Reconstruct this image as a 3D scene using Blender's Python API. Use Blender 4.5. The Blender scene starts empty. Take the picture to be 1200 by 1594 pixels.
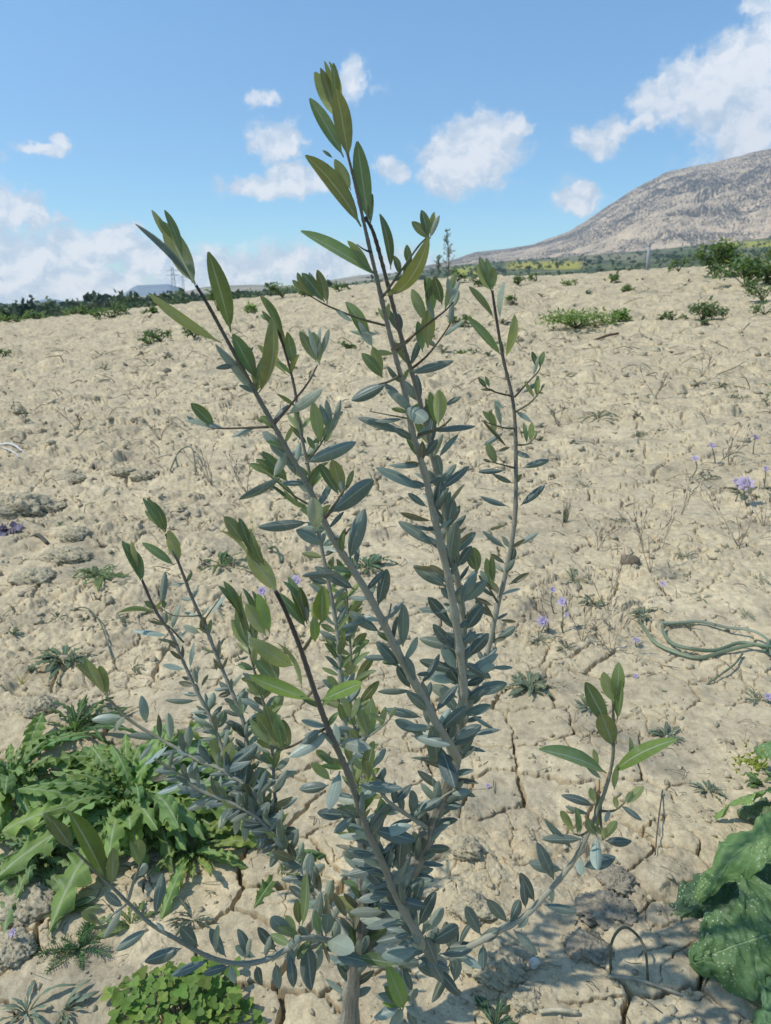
import bpy, math, random
import numpy as np
from mathutils import Vector, Matrix
R_ = math.radians
rng = random.Random(7)

# ---------------------------------------------------------------- camera
H = 0.70                      # eye height above the soil (m)
PITCH = R_(16.3)
FPX, CU, CV = 1151.0, 600.0, 797.0
sc = bpy.context.scene
cd = bpy.data.cameras.new('camera')
cam = bpy.data.objects.new('camera', cd)
sc.collection.objects.link(cam)
cam.location = (0, 0, H)
cam.rotation_euler = (R_(90) - PITCH, 0, 0)
cd.sensor_fit = 'VERTICAL'
cd.sensor_height = 36.0
cd.lens = 36.0 * FPX / 1594.0
cd.clip_start = 0.02
cd.clip_end = 30000
cd.dof.use_dof = True
cd.dof.focus_distance = 0.68
cd.dof.aperture_fstop = 20.0
sc.camera = cam

FW = Vector((0, math.cos(PITCH), -math.sin(PITCH)))
UP = Vector((0, math.sin(PITCH), math.cos(PITCH)))
RT = Vector((1, 0, 0))
CAM = Vector((0, 0, H))
def ray(u, v):
    return FW + RT * ((u - CU) / FPX) + UP * ((CV - v) / FPX)

# ---------------------------------------------------------------- light
to_sun = Vector((-0.30, -0.07, 0.45)).normalized()
SUN_EL = math.asin(to_sun.z)
SUN_ROT = math.atan2(to_sun.x, to_sun.y)
sl = bpy.data.lights.new('sun', 'SUN')
sl.energy = 3.4
sl.angle = R_(0.8)
sl.color = (1.0, 0.95, 0.87)
so = bpy.data.objects.new('sun', sl)
so.rotation_euler = to_sun.to_track_quat('Z', 'Y').to_euler()
sc.collection.objects.link(so)

sc.view_settings.view_transform = 'Standard'
sc.view_settings.look = 'None'
sc.view_settings.gamma = 1.0
sc.view_settings.exposure = 0.12
sc.cycles.use_denoising = True
sc.cycles.max_bounces = 6
sc.cycles.volume_bounces = 0
sc.cycles.transparent_max_bounces = 6

w = bpy.data.worlds.new('World')
sc.world = w
w.use_nodes = True
NT = w.node_tree
for n in list(NT.nodes):
    NT.nodes.remove(n)
class G:
    """tiny node-graph helper"""
    def __init__(s, nt): s.nt = nt
    def n(s, t, **k):
        x = s.nt.nodes.new(t)
        for a, b in k.items(): setattr(x, a, b)
        return x
    def put(s, sock, val):
        if isinstance(val, bpy.types.NodeSocket): s.nt.links.new(val, sock)
        elif val is not None: sock.default_value = val
    def m(s, op, a, b=None, c=None, clamp=False):
        x = s.n('ShaderNodeMath', operation=op); x.use_clamp = clamp
        s.put(x.inputs[0], a); s.put(x.inputs[1], b)
        if c is not None: s.put(x.inputs[2], c)
        return x.outputs[0]
    def vm(s, op, a, b=None):
        x = s.n('ShaderNodeVectorMath', operation=op)
        s.put(x.inputs[0], a); s.put(x.inputs[1], b)
        return x.outputs['Value'] if op in ('LENGTH', 'DOT_PRODUCT', 'DISTANCE') else x.outputs[0]
    def mix(s, f, a, b, mode='MIX'):
        x = s.n('ShaderNodeMix', data_type='RGBA', blend_type=mode)
        s.put(x.inputs[0], f); s.put(x.inputs[6], a); s.put(x.inputs[7], b)
        return x.outputs[2]
    def rng(s, v, a, b, c=0.0, d=1.0, kind='SMOOTHSTEP'):
        x = s.n('ShaderNodeMapRange', interpolation_type=kind)
        s.put(x.inputs[0], v)
        for i, q in enumerate((a, b, c, d)): s.put(x.inputs[i + 1], q)
        return x.outputs[0]
    def noise(s, vec, scale, detail=4, rough=0.55, dist=0.0, color=False):
        x = s.n('ShaderNodeTexNoise'); x.inputs['Scale'].default_value = scale
        x.inputs['Detail'].default_value = detail; x.inputs['Roughness'].default_value = rough
        x.inputs['Distortion'].default_value = dist
        if vec is not None: s.put(x.inputs['Vector'], vec)
        return x.outputs['Color' if color else 'Fac']
g = G(NT)
sky = g.n('ShaderNodeTexSky', sky_type='NISHITA')
sky.sun_disc = False
sky.sun_elevation = SUN_EL
sky.sun_rotation = SUN_ROT
sky.altitude = 600
sky.air_density = 1.0
sky.dust_density = 0.6
sky.ozone_density = 2.2
tc = g.n('ShaderNodeTexCoord')
dirv = tc.outputs['Generated']
sx = g.n('ShaderNodeSeparateXYZ'); g.put(sx.inputs[0], dirv)
az = g.m('ARCTAN2', sx.outputs[0], sx.outputs[1])
el = g.m('ARCSINE', sx.outputs[2])
cb = g.n('ShaderNodeCombineXYZ'); g.put(cb.inputs[0], az); g.put(cb.inputs[1], el)
P = cb.outputs[0]
wn = g.noise(P, 16, 8, 0.66, color=True)
warp = g.vm('MULTIPLY', g.vm('SUBTRACT', wn, (0.5, 0.5, 0.5)), (0.075, 0.055, 0))
PW = g.vm('ADD', P, warp)
# clouds: centre and half size of each puff, as directions in the sky
CL = [(705,252,52,40,1),(748,228,58,42,1),(792,202,30,20,.9),(708,280,42,14,.9),(770,272,40,26,.35),(608,266,24,17,.8),
 (548,124,20,28,.85),(592,140,16,8,.25),(434,214,38,28,.9),(452,206,22,18,.8),(412,153,30,8,.6),(392,158,16,7,.5),(420,288,66,17,1),(498,276,34,15,.95),(452,272,34,18,1),
 (62,234,34,9,.85),(94,222,12,13,.85),(1040,158,52,24,1),(1090,128,56,34,1),(1150,112,60,46,1),(1205,90,50,60,1),(1180,190,80,60,.85),(1130,210,70,40,.45),(1200,250,90,40,.6),
 (928,218,40,20,.75),(962,206,30,17,.75),(1003,194,20,14,.8),(904,314,36,20,1),(912,298,22,14,.9),(885,292,22,14,.3),(1182,6,26,14,.8),(1115,155,80,34,.95),(1185,150,80,60,1),
 (10,335,52,30,.95),(52,345,28,18,.8),(96,344,16,9,.5),(-40,330,60,50,.9),(130,388,60,28,.95),(175,378,52,26,.9),(40,412,100,28,.9),(240,400,60,28,.8),(90,440,190,34,.75),
 (330,420,120,36,.7),(470,412,120,32,.7),(600,418,120,32,.55),(210,352,22,12,.4),(180,455,260,30,.7),(690,425,90,30,.4),(5,240,10,8,.3),(-160,400,200,60,.9),(1400,150,120,80,1),(1500,300,150,60,.8),(-300,250,90,40,.9)]
acc = None
for (cu, cv, ru, rv, st) in CL:
    d = ray(cu, cv).normalized()
    a0, e0 = math.atan2(d.x, d.y), math.asin(d.z)
    k = d.dot(FW)
    ra, re = ru / FPX * k / math.cos(e0) * 1.05, rv / FPX * k * 1.05
    q = g.vm('MULTIPLY', g.vm('SUBTRACT', PW, (a0, e0, 0)), (1 / ra, 1 / re, 0))
    l = g.vm('LENGTH', q)
    val = g.m('MULTIPLY', g.m('SUBTRACT', 1.52, l, clamp=False), st)
    acc = val if acc is None else g.m('SMOOTH_MAX', acc, val, 0.12)
fine = g.noise(P, 40, 9, 0.68)
acc2 = g.m('ADD', acc, g.m('MULTIPLY', g.m('SUBTRACT', fine, 0.5), 1.5))
mask = g.rng(acc2, 0.14, 0.70)
mask = g.m('MULTIPLY', mask, 0.93)
# painted cloud shading: sunlit white and blue-grey shade embossed from offset noise
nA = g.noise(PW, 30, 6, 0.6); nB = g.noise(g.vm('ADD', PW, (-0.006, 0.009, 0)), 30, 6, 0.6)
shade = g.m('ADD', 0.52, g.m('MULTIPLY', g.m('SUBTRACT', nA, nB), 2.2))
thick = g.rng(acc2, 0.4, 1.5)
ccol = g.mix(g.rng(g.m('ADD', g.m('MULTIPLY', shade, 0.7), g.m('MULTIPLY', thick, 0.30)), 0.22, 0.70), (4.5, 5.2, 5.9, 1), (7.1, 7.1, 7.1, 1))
skyc = g.mix(1.0, sky.outputs[0], (0.84, 1.10, 1.18, 1), 'MULTIPLY')
SKYMUL = skyc.node
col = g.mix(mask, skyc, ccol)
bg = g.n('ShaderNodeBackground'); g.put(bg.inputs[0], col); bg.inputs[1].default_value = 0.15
out = g.n('ShaderNodeOutputWorld'); NT.links.new(bg.outputs[0], out.inputs[0])
w.cycles.sampling_method = 'MANUAL'
w.cycles.sample_map_resolution = 512

# ---------------------------------------------------------------- mesh helper
COL = sc.collection
class MB:
    def __init__(s):
        s.v = []; s.f = []; s.uv = []; s.c = []; s.c2 = []
    def grid(s, pts, uvs, ni, nj, c, c2, cyc=False):
        """pts: ni rows of nj points"""
        b = len(s.v)
        s.v += [tuple(p) for p in pts]
        s.uv += uvs
        if isinstance(c, list): s.c += c
        else: s.c += [c] * len(pts)
        s.c2 += [c2 if c2 is not None else (0, 0, 0)] * len(pts) if not isinstance(c2, list) else c2
        for i in range(ni - 1):
            for j in range(nj if cyc else nj - 1):
                k = (j + 1) % nj
                s.f.append((b + i * nj + j, b + i * nj + k, b + (i + 1) * nj + k, b + (i + 1) * nj + j))
        return b
    def build(s, name, mat, parent=None, origin=None):
        me = bpy.data.meshes.new(name)
        o0 = Vector(origin) if origin is not None else Vector((0, 0, 0))
        if parent is not None: base = Vector(parent['_o']) if '_o' in parent else Vector((0, 0, 0))
        if origin is None and parent is not None: o0 = base
        me.from_pydata([(p[0] - o0.x, p[1] - o0.y, p[2] - o0.z) for p in s.v], [], s.f)
        me.polygons.foreach_set('use_smooth', [True] * len(s.f))
        ul = me.uv_layers.new(name='UVMap')
        li = np.empty(len(me.loops), dtype=np.int32); me.loops.foreach_get('vertex_index', li)
        uv = np.array(s.uv, dtype=np.float32)[li]
        ul.data.foreach_set('uv', uv.ravel())
        for nm, arr in (('Col', s.c), ('Col2', s.c2)):
            at = me.color_attributes.new(nm, 'FLOAT_COLOR', 'POINT')
            a = np.ones((len(s.v), 4), dtype=np.float32); a[:, :3] = np.array(arr, dtype=np.float32)
            at.data.foreach_set('color', a.ravel())
        me.materials.append(mat)
        me.update()
        o = bpy.data.objects.new(name, me)
        COL.objects.link(o)
        if parent is not None:
            o.parent = parent
            o.location = o0 - base
        else:
            o.location = o0
        o['_o'] = tuple(o0)
        return o
def tag(o, label=None, cat=None, group=None, kind=None):
    if label: o['label'] = label
    if cat: o['category'] = cat
    if group: o['group'] = group
    if kind: o['kind'] = kind
    return o
def empty(name, loc, label, cat, group=None):
    o = bpy.data.objects.new(name, None); COL.objects.link(o)
    o.location = loc; o['_o'] = tuple(loc); o.empty_display_size = 0.05
    return tag(o, label, cat, group)

def catmull(pts, n=5):
    """pts: list of tuples (x,y,z,r,...)"""
    P = [np.array(p, dtype=float) for p in pts]
    P = [2 * P[0] - P[1]] + P + [2 * P[-1] - P[-2]]
    out = []
    for i in range(1, len(P) - 2):
        a, b, c, d = P[i - 1:i + 3]
        for k in range(n):
            t = k / n
            out.append(0.5 * ((2 * b) + (c - a) * t + (2 * a - 5 * b + 4 * c - d) * t * t + (3 * b - a - 3 * c + d) * t ** 3))
    out.append(P[-2])
    return out
def tube(mb, pts, colf, sides=8, flat=1.0, n=5, jitter=0.0, upv=None, node=0.0):
    """pts (x,y,z,r); colf(t)->rgb; flat<1 squashes"""
    s = catmull(pts, n) if n > 1 else [np.array(p, dtype=float) for p in pts]
    P_, uv, cc = [], [], []
    N = len(s)
    ref = Vector((0.13, -0.9, 0.4)) if upv is None else Vector(upv)
    L = 0
    for i, p in enumerate(s):
        a = Vector(s[max(i - 1, 0)][:3]); b = Vector(s[min(i + 1, N - 1)][:3])
        T = (b - a).normalized()
        X = ref - T * ref.dot(T)
        if X.length < 1e-5: X = Vector((1, 0, 0))
        X.normalize(); Y = T.cross(X)
        ref = X
        if i: L += (Vector(p[:3]) - Vector(s[i - 1][:3])).length
        r = max(float(p[3]), 1e-4)
        if node: r *= 1 + 0.22 * math.exp(-(((L / (r * node)) % 1 - .5) / .09) ** 2) + .05 * math.sin(L * 190)
        for k in range(sides):
            an = 2 * math.pi * k / sides
            rr = r * (1 + (rng.random() - .5) * jitter)
            q = Vector(p[:3]) + X * (math.cos(an) * rr * flat) + Y * (math.sin(an) * rr)
            P_.append(q); uv.append((k / sides, L * 10)); cc.append(colf(i / (N - 1)))
    b = mb.grid(P_, uv, N, sides, cc, (0, 0, 0), cyc=True)
    mb.f.append(tuple(b + (N - 1) * sides + k for k in range(sides)))
    mb.f.append(tuple(b + k for k in reversed(range(sides))))

def leaf(mb, base, tip, W, n, c, c2, bend=0.08, fold=0.18, segs=10, prof='olive', ruffle=0.0, lobes=0, across=4, twist=0.0, seed=0, soft=False):
    """one leaf blade from base to tip, upper side facing n"""
    base = Vector(base); tip = Vector(tip)
    D = tip - base; L = D.length
    if L < 1e-6: return
    T = D / L
    n = Vector(n); n = n - T * n.dot(T)
    if n.length < 1e-4: n = T.orthogonal()
    n.normalize()
    S = T.cross(n)
    rr = random.Random(seed * 7919 + int(L * 1e6))
    ph = rr.random() * 6.3
    pts, uvs = [], []
    for i in range(segs + 1):
        t = i / segs
        if prof == 'olive':
            q_ = min(1, max(0, (t - 0.07) / 0.93)) ** 1.05
            wd = max(0.0, math.sin(math.pi * q_)) ** 0.58 if t > 0.07 else 0.0
            wd = max(wd, 0.09 if t < 0.5 else 0.13)
        elif prof == 'lance':
            wd = max(0.03, math.sin(math.pi * t ** 0.8) ** 0.9)
        elif prof == 'round':
            wd = max(0.02, math.sin(math.pi * t ** 0.75)) ** 0.55 if t > .12 else 0.08
            if t == 1: wd = 0.25
        elif prof == 'spat':     # narrow base, broad rounded end
            wd = (0.16 + 0.84 * (min(1, t / 0.62)) ** 1.8) if t < 0.62 else math.sqrt(max(0.0, 1 - ((t - 0.62) / 0.385) ** 2))
            wd = max(wd, 0.05)
        elif prof == 'blade':
            wd = 1 - 0.9 * t
        if lobes:
            q = t * lobes + ph / 6.3
            saw = q - math.floor(q)
            dep = 0.66 if prof == 'spat' and t < .62 else 0.42
            wd *= (1 - dep) + dep * (saw ** 0.8 if saw < 0.82 else (1 - saw) / 0.18) if not soft else .74 + .17 * math.sin(q * 6.283) + .09 * math.sin(q * 16.1 + ph)
        b = bend * L * (4 * t * (1 - t)) + (bend * L * -0.6 * t * t if prof != 'olive' else 0)
        ce = base + D * t + n * b
        an = twist * (t - .5)
        S2 = S * math.cos(an) + n * math.sin(an); n2 = n * math.cos(an) - S * math.sin(an)
        for j in range(across + 1):
            s = 2 * j / across - 1
            back = -abs(s) * 0.06 * L * (1 if lobes else 0)
            zf = fold * (s * s if prof == 'olive' else abs(s)) * wd * W * 0.5
            if ruffle: zf += ruffle * W * abs(s) ** 1.5 * wd * (math.sin(t * (lobes or 7) * 6.3 * 0.9 + ph + (1.7 if s > 0 else 0)) + (.45 * math.sin(t * 46 + ph * 2 + s * 3) if soft else 0))
            p = ce + S2 * (s * wd * W * 0.5) + n2 * zf + T * back
            pts.append(p); uvs.append((j / across, t))
    mb.grid(pts, uvs, segs + 1, across + 1, c, c2)

# ---------------------------------------------------------------- materials
def newmat(name):
    m = bpy.data.materials.new(name); m.use_nodes = True
    nt = m.node_tree
    for x in list(nt.nodes): nt.nodes.remove(x)
    return m, G(nt)
def finish(gg, sh, disp=None):
    o = gg.n('ShaderNodeOutputMaterial'); gg.nt.links.new(sh, o.inputs[0])
def principled(gg, col, rough, spec=0.5, normal=None, **k):
    b = gg.n('ShaderNodeBsdfPrincipled')
    gg.put(b.inputs['Base Color'], col); gg.put(b.inputs['Roughness'], rough)
    b.inputs['Specular IOR Level'].default_value = spec
    if normal is not None: gg.put(b.inputs['Normal'], normal)
    return b
def attr(gg, name):
    a = gg.n('ShaderNodeAttribute'); a.attribute_name = name
    return a.outputs['Color']
def bump(gg, h, strength=0.4, dist=0.001):
    b = gg.n('ShaderNodeBump'); b.inputs['Strength'].default_value = strength
    b.inputs['Distance'].default_value = dist; gg.put(b.inputs['Height'], h)
    return b.outputs[0]

def leaf_mat(name, rib=(0.30, 0.34, 0.24, 1), ribw=0.045, veins=0.25, rough=0.42, spec=0.5, trans=0.22, speck=0.0, scale=120, glow=(1.1, 1.3, 0.6, 1), ribmix=0.6, nvein=9.0, bd=0.0008, spots=0.0):
    m, q = newmat(name)
    uv = q.n('ShaderNodeUVMap'); uv.uv_map = 'UVMap'
    s = q.n('ShaderNodeSeparateXYZ'); q.put(s.inputs[0], uv.outputs[0])
    ax = q.m('MULTIPLY', q.m('ABSOLUTE', q.m('SUBTRACT', s.outputs[0], 0.5)), 2.0)
    ribf = q.rng(ax, ribw, ribw * 3.2, 1.0, 0.0)
    tex = q.n('ShaderNodeTexCoord').outputs['Object']
    nz = q.noise(tex, scale, 5, 0.6)
    nz2 = q.noise(tex, scale * 0.22, 3, 0.5)
    # side veins: slanted lines leaving the midrib
    vv = q.m('FRACT', q.m('ADD', q.m('MULTIPLY', s.outputs[1], nvein), q.m('MULTIPLY', ax, -1.1)))
    vf = q.m('MULTIPLY', q.rng(q.m('ABSOLUTE', q.m('SUBTRACT', vv, 0.5)), 0.0, 0.11, 1.0, 0.0), veins)
    vein = q.m('MAXIMUM', q.m('MULTIPLY', ribf, ribmix), q.m('MULTIPLY', vf, 0.5))
    top, bot = attr(q, 'Col'), attr(q, 'Col2')
    geo = q.n('ShaderNodeNewGeometry')
    side = q.mix(geo.outputs['Backfacing'], top, bot)
    side = q.mix(1.0, side, q.mix(nz, (0.72, 0.74, 0.76, 1), (1.28, 1.26, 1.22, 1)), 'MULTIPLY')
    side = q.mix(q.rng(nz2, 0.35, 0.75, 0.0, 0.55), side, q.mix(1.0, side, (1.18, 1.08, 0.92, 1), 'MULTIPLY'))
    cc = q.mix(vein, side, rib)
    if spots:
        dust = q.noise(tex, 55, 6, 0.7)
        cc = q.mix(q.rng(dust, 0.56, 0.72, 0.0, spots), cc, (0.30, 0.32, 0.26, 1))
        cc = q.mix(q.rng(q.noise(tex, 240, 3, 0.6), 0.66, 0.74, 0.0, 0.5), cc, (0.16, 0.12, 0.06, 1))
    if speck:
        vo = q.n('ShaderNodeTexVoronoi'); vo.inputs['Scale'].default_value = 260; q.put(vo.inputs['Vector'], tex)
        dots = q.m('MULTIPLY', q.rng(vo.outputs['Distance'], 0.16, 0.30, 1.0, 0.0), q.rng(nz2, 0.42, 0.60, 0.0, speck))
        cc = q.mix(dots, cc, (0.50, 0.55, 0.38, 1))
    hgt = q.m('ADD', q.m('MULTIPLY', nz, 0.5), q.m('MULTIPLY', vein, -0.8))
    nrm = bump(q, hgt, 0.6, bd)
    rg = q.m('ADD', rough, q.m('MULTIPLY', q.m('SUBTRACT', nz2, 0.5), 0.3))
    b = principled(q, cc, rg, spec, nrm)
    t = q.n('ShaderNodeBsdfTranslucent'); q.put(t.inputs[0], q.mix(1.0, cc, glow, 'MULTIPLY')); q.put(t.inputs['Normal'], nrm)
    mx = q.n('ShaderNodeMixShader'); mx.inputs[0].default_value = trans
    q.nt.links.new(b.outputs[0], mx.inputs[1]); q.nt.links.new(t.outputs[0], mx.inputs[2])
    finish(q, mx.outputs[0])
    return m
def plain_mat(name, rough=0.8, spec=0.3, scale=60, amt=0.35, bmp=0.5, bd=0.001, stretch=None):
    m, q = newmat(name)
    if stretch:
        uv = q.n('ShaderNodeUVMap'); uv.uv_map = 'UVMap'
        tex = q.vm('MULTIPLY', uv.outputs[0], stretch)
    else:
        tex = q.n('ShaderNodeTexCoord').outputs['Object']
    nz = q.noise(tex, scale, 6, 0.62)
    f1, f2 = 1 - amt, 1 + amt
    cc = q.mix(1.0, attr(q, 'Col'), q.mix(q.rng(nz, 0.3, 0.7), (f1, f1, f1, 1), (f2, f2, f2, 1)), 'MULTIPLY')
    if stretch:
        fl = q.noise(q.n('ShaderNodeTexCoord').outputs['Object'], 420, 4, 0.7)
        cc = q.mix(q.rng(fl, 0.58, 0.68, 0.0, 0.55), cc, (0.10, 0.085, 0.06, 1)); cc = q.mix(q.rng(fl, 0.30, 0.40, 0.45, 0.0), cc, (0.50, 0.48, 0.40, 1))
        nz = q.m('ADD', nz, q.m('MULTIPLY', fl, 0.5))
    b = principled(q, cc, rough, spec, bump(q, nz, bmp, bd))
    finish(q, b.outputs[0])
    return m
M_OLIVE = leaf_mat('olive_leaf', rib=(0.36, 0.40, 0.32, 1), ribw=0.04, veins=0.14, rough=0.42, spec=0.5, trans=0.2, scale=170, ribmix=0.75, spots=.6)
M_STEM = plain_mat('olive_stem', 0.75, 0.3, 5, 0.28, 0.7, 0.0012, (9, 0.35, 1))
M_TRUNK = plain_mat('olive_bark', 0.9, 0.2, 5, 0.30, 0.9, 0.0025, (4, 0.8, 1))
M_WEED = leaf_mat('broad_weed_leaf', rib=(0.42, 0.48, 0.26, 1), ribw=0.05, veins=0.30, rough=0.55, spec=0.3, trans=0.36, spots=.35, scale=70, ribmix=0.85, nvein=7)
M_MUST = leaf_mat('toothed_weed_leaf', rib=(0.22, 0.32, 0.15, 1), ribw=0.012, veins=0.45, rough=0.55, spec=0.35, trans=0.16, speck=0.95, bd=0.005, spots=.3, scale=60, ribmix=0.9, nvein=6)
M_CLOV = leaf_mat('clover_leaf', rib=(0.3, 0.4, 0.15, 1), ribw=0.03, veins=0.1, rough=0.6, spec=0.3, trans=0.3, scale=90, ribmix=0.2)
M_SILV = leaf_mat('silver_weed_leaf', rib=(0.3, 0.36, 0.28, 1), ribw=0.05, veins=0.0, rough=0.65, spec=0.3, trans=0.15, scale=90)
M_PLAIN = plain_mat('dry_stalk', 0.85, 0.25, 80, 0.3)
M_PETAL = leaf_mat('petal', rib=(0.50, 0.36, 0.68, 1), ribw=0.05, veins=0.0, rough=0.6, spec=0.2, trans=0.3, glow=(1.1, 1, 1.2, 1))
# ---------------------------------------------------------------- terrain
def _h(ix, iy, s):
    ix = ix.astype(np.int64).astype(np.uint32); iy = iy.astype(np.int64).astype(np.uint32)
    h = ix * np.uint32(374761393) + iy * np.uint32(668265263) + np.uint32((s * 2246822519) & 0xffffffff)
    h = (h ^ (h >> np.uint32(13))) * np.uint32(1274126177)
    h = h ^ (h >> np.uint32(16)); h = h * np.uint32(2654435761); h = h ^ (h >> np.uint32(15))
    return h.astype(np.float64) / 4294967296.0
def gnoise(x, y, s=0):
    x = np.asarray(x, float); y = np.asarray(y, float)
    ix, iy = np.floor(x), np.floor(y); fx, fy = x - ix, y - iy
    u = fx * fx * fx * (fx * (fx * 6 - 15) + 10); v = fy * fy * fy * (fy * (fy * 6 - 15) + 10)
    def gr(dx, dy):
        a = _h(ix + dx, iy + dy, s) * 6.2831853
        return np.cos(a) * (fx - dx) + np.sin(a) * (fy - dy)
    a = gr(0, 0); b = gr(1, 0); c = gr(0, 1); d = gr(1, 1)
    return ((a * (1 - u) + b * u) * (1 - v) + (c * (1 - u) + d * u) * v) * 1.5
def fbm(x, y, s=0, o=4, g_=0.5):
    t = 0; a = 1; k = 1; n = 0
    for i in range(o):
        t = t + a * gnoise(x * k + i * 17.3, y * k - i * 9.1, s + i); n += a; a *= g_; k *= 2.03
    return t / n
def voro(x, y, s=0, jit=0.9):
    """F1, distance to the nearest cell wall, random value of the cell"""
    x = np.asarray(x, float); y = np.asarray(y, float)
    ix, iy = np.floor(x), np.floor(y)
    f1 = np.full(x.shape, 9.0); f2 = np.full(x.shape, 9.0)
    c1x = np.zeros_like(x); c1y = np.zeros_like(x); c2x = np.zeros_like(x); c2y = np.zeros_like(x); idv = np.zeros_like(x)
    for dx in (-1, 0, 1):
        for dy in (-1, 0, 1):
            jx = ix + dx; jy = iy + dy
            r1 = _h(jx, jy, s); r2 = _h(jx, jy, s + 101)
            cx = jx + 0.5 + (r1 - .5) * jit; cy = jy + 0.5 + (r2 - .5) * jit
            d = (cx - x) ** 2 + (cy - y) ** 2
            m1 = d < f1
            m2 = (~m1) & (d < f2)
            f2 = np.where(m1, f1, np.where(m2, d, f2))
            c2x = np.where(m1, c1x, np.where(m2, cx, c2x)); c2y = np.where(m1, c1y, np.where(m2, cy, c2y))
            f1 = np.where(m1, d, f1); c1x = np.where(m1, cx, c1x); c1y = np.where(m1, cy, c1y)
            idv = np.where(m1, _h(jx, jy, s + 55), idv)
    dist = np.sqrt((c2x - c1x) ** 2 + (c2y - c1y) ** 2) + 1e-6
    return np.sqrt(f1), (f2 - f1) / (2 * dist), idv
def sst(a, b, x):
    t = np.clip((x - a) / (b - a), 0, 1); return t * t * (3 - 2 * t)
def prof(pts):
    A, E = [], []
    for (u, v) in pts:
        d = ray(u, v).normalized(); A.append(math.atan2(d.x, d.y)); E.append(math.asin(d.z))
    return np.array(A), np.array(E)
RC = 13.0
CA, CE = prof([(-900, 560), (-300, 522), (0, 503), (50, 500), (250, 478), (420, 463), (520, 449), (600, 439), (700, 434), (850, 430), (1000, 420), (1200, 410), (1500, 398), (2200, 380)])
HA, HE = prof([(-900, 480), (0, 474), (130, 468), (270, 458), (400, 449), (520, 441), (720, 412), (860, 401), (1000, 391), (1200, 370), (1400, 358), (2200, 350)])
def zbase(x, y):
    x = np.asarray(x, float); y = np.asarray(y, float)
    R = np.sqrt(x * x + y * y) + 1e-6
    a = np.arctan2(x, y)
    a = np.clip(a, -1.2, 1.2)
    ec = np.interp(a, CA, CE); eh = np.interp(a, HA, HE)
    zc = H + RC * np.tan(ec)
    q = np.clip(R / RC, 0, 1)
    z1 = zc * (q ** 1.7 * (1.9 - 0.9 * q))
    z30 = zc - 1.3
    z2 = zc + (z30 - zc) * sst(RC, 30, R)
    t = np.clip(np.log(np.maximum(R, 30) / 30) / math.log(50), 0, 1)
    e30 = np.arctan((z30 - H) / 30)
    e = e30 * (1 - t) + eh * t
    z3 = H + np.minimum(R, 2700) * np.tan(e) - 0.03 * np.maximum(R - 2700, 0)
    return np.where(R <= RC, z1, np.where(R < 30, z2, z3))
def micro(x, y):
    """undulation, clods and drying cracks of the bare clay"""
    x = np.asarray(x, float); y = np.asarray(y, float)
    R = np.sqrt(x * x + y * y)
    far = 1 - sst(14, 26, R)
    z = 0.020 * fbm(x * 1.7, y * 1.7, 3, 3) + 0.012 * fbm(x * 6, y * 6, 11, 3)
    z = z + 0.03 * sst(2.5, 7, R) * fbm(x * 1.1, y * 1.9, 31, 3)
    # rough, cloddy patches between smoother silty ones
    patch = fbm(x * 1.6 + 5, y * 1.6, 21, 3)
    rough = sst(-0.12, 0.22, patch + 0.20 * (1 - sst(-.7, .25, x)) * sst(0.6, 1.1, R) - 0.24 * sst(-.15, .15, x) * (1 - sst(1.3, 2.2, R)))
    wx = x + 0.010 * fbm(x * 28, y * 28, 41, 2); wy = y + 0.010 * fbm(x * 28 + 7, y * 28, 43, 2)
    for (sc_, amp, sd, th) in ((0.061, 0.019, 60, 0.50), (0.027, 0.009, 70, 0.42), (0.0125, 0.0042, 80, 0.32)):
        f1, ed, idv = voro(wx / sc_, wy / sc_, sd)
        dome = np.clip(1 - (f1 / 0.62) ** 2, 0, 1) ** 0.8
        z = z + amp * dome * np.clip((idv - th) / (1 - th), 0, 1) * (0.07 + 0.93 * rough)
    f1, ed, idv = voro(wx / 0.17, wy / 0.12, 95)
    z = z + 0.034 * np.clip(1 - (f1 / 0.55) ** 2, 0, 1) * np.clip((idv - .60) / .40, 0, 1) * sst(1.4, 3.6, R)
    z = z - 0.022 * sst(.25, .6, fbm(x * 5.5, y * 7, 33, 3, .6)) * sst(1.2, 3, R)
    z = z + 0.0028 * fbm(x * 70, y * 70, 51, 3, 0.65) * (0.5 + rough) + 0.004 * fbm(x * 22, y * 22, 52, 3)
    # cracks
    qx = x + 0.018 * fbm(x * 16, y * 16, 61, 4, 0.6); qy = y + 0.018 * fbm(x * 16 + 3, y * 16, 63, 4, 0.6)
    cm = fbm(x * 5, y * 5, 65, 2)
    f1, ed, idv = voro(qx / 0.105, qy / 0.085, 90)
    ed = ed * 0.09
    wd = 0.0033 * np.clip(0.38 + 1.9 * cm, 0, 1.5) * (1 - 0.45 * rough) * (0.6 + 0.4 * sst(0.4, 3, R) + 0.2)
    cr = sst(0, 1, np.clip((wd - ed) / 0.0012 + 0.4, 0, 1)) * (wd > 0.0004)
    lip = np.clip(1 - ed / 0.012, 0, 1) ** 2
    z = z - 0.020 * cr - 0.0022 * lip * (wd > 0.0004)
    f1, ed2, idv = voro(qx / 0.043 + 9, qy / 0.037, 97)
    ed2 = ed2 * 0.04
    w2 = 0.0009 * np.clip(0.15 + 2.0 * gnoise(x * 7, y * 7, 68), 0, 1.4)
    c2 = sst(0, 1, np.clip((w2 - ed2) / 0.0009 + 0.3, 0, 1)) * (w2 > 0.0002)
    z = z - 0.007 * c2 * (1 - cr)
    return z * far
def zground(x, y):
    return float(zbase(x, y) + micro(np.array([x]), np.array([y]))[0])
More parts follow.
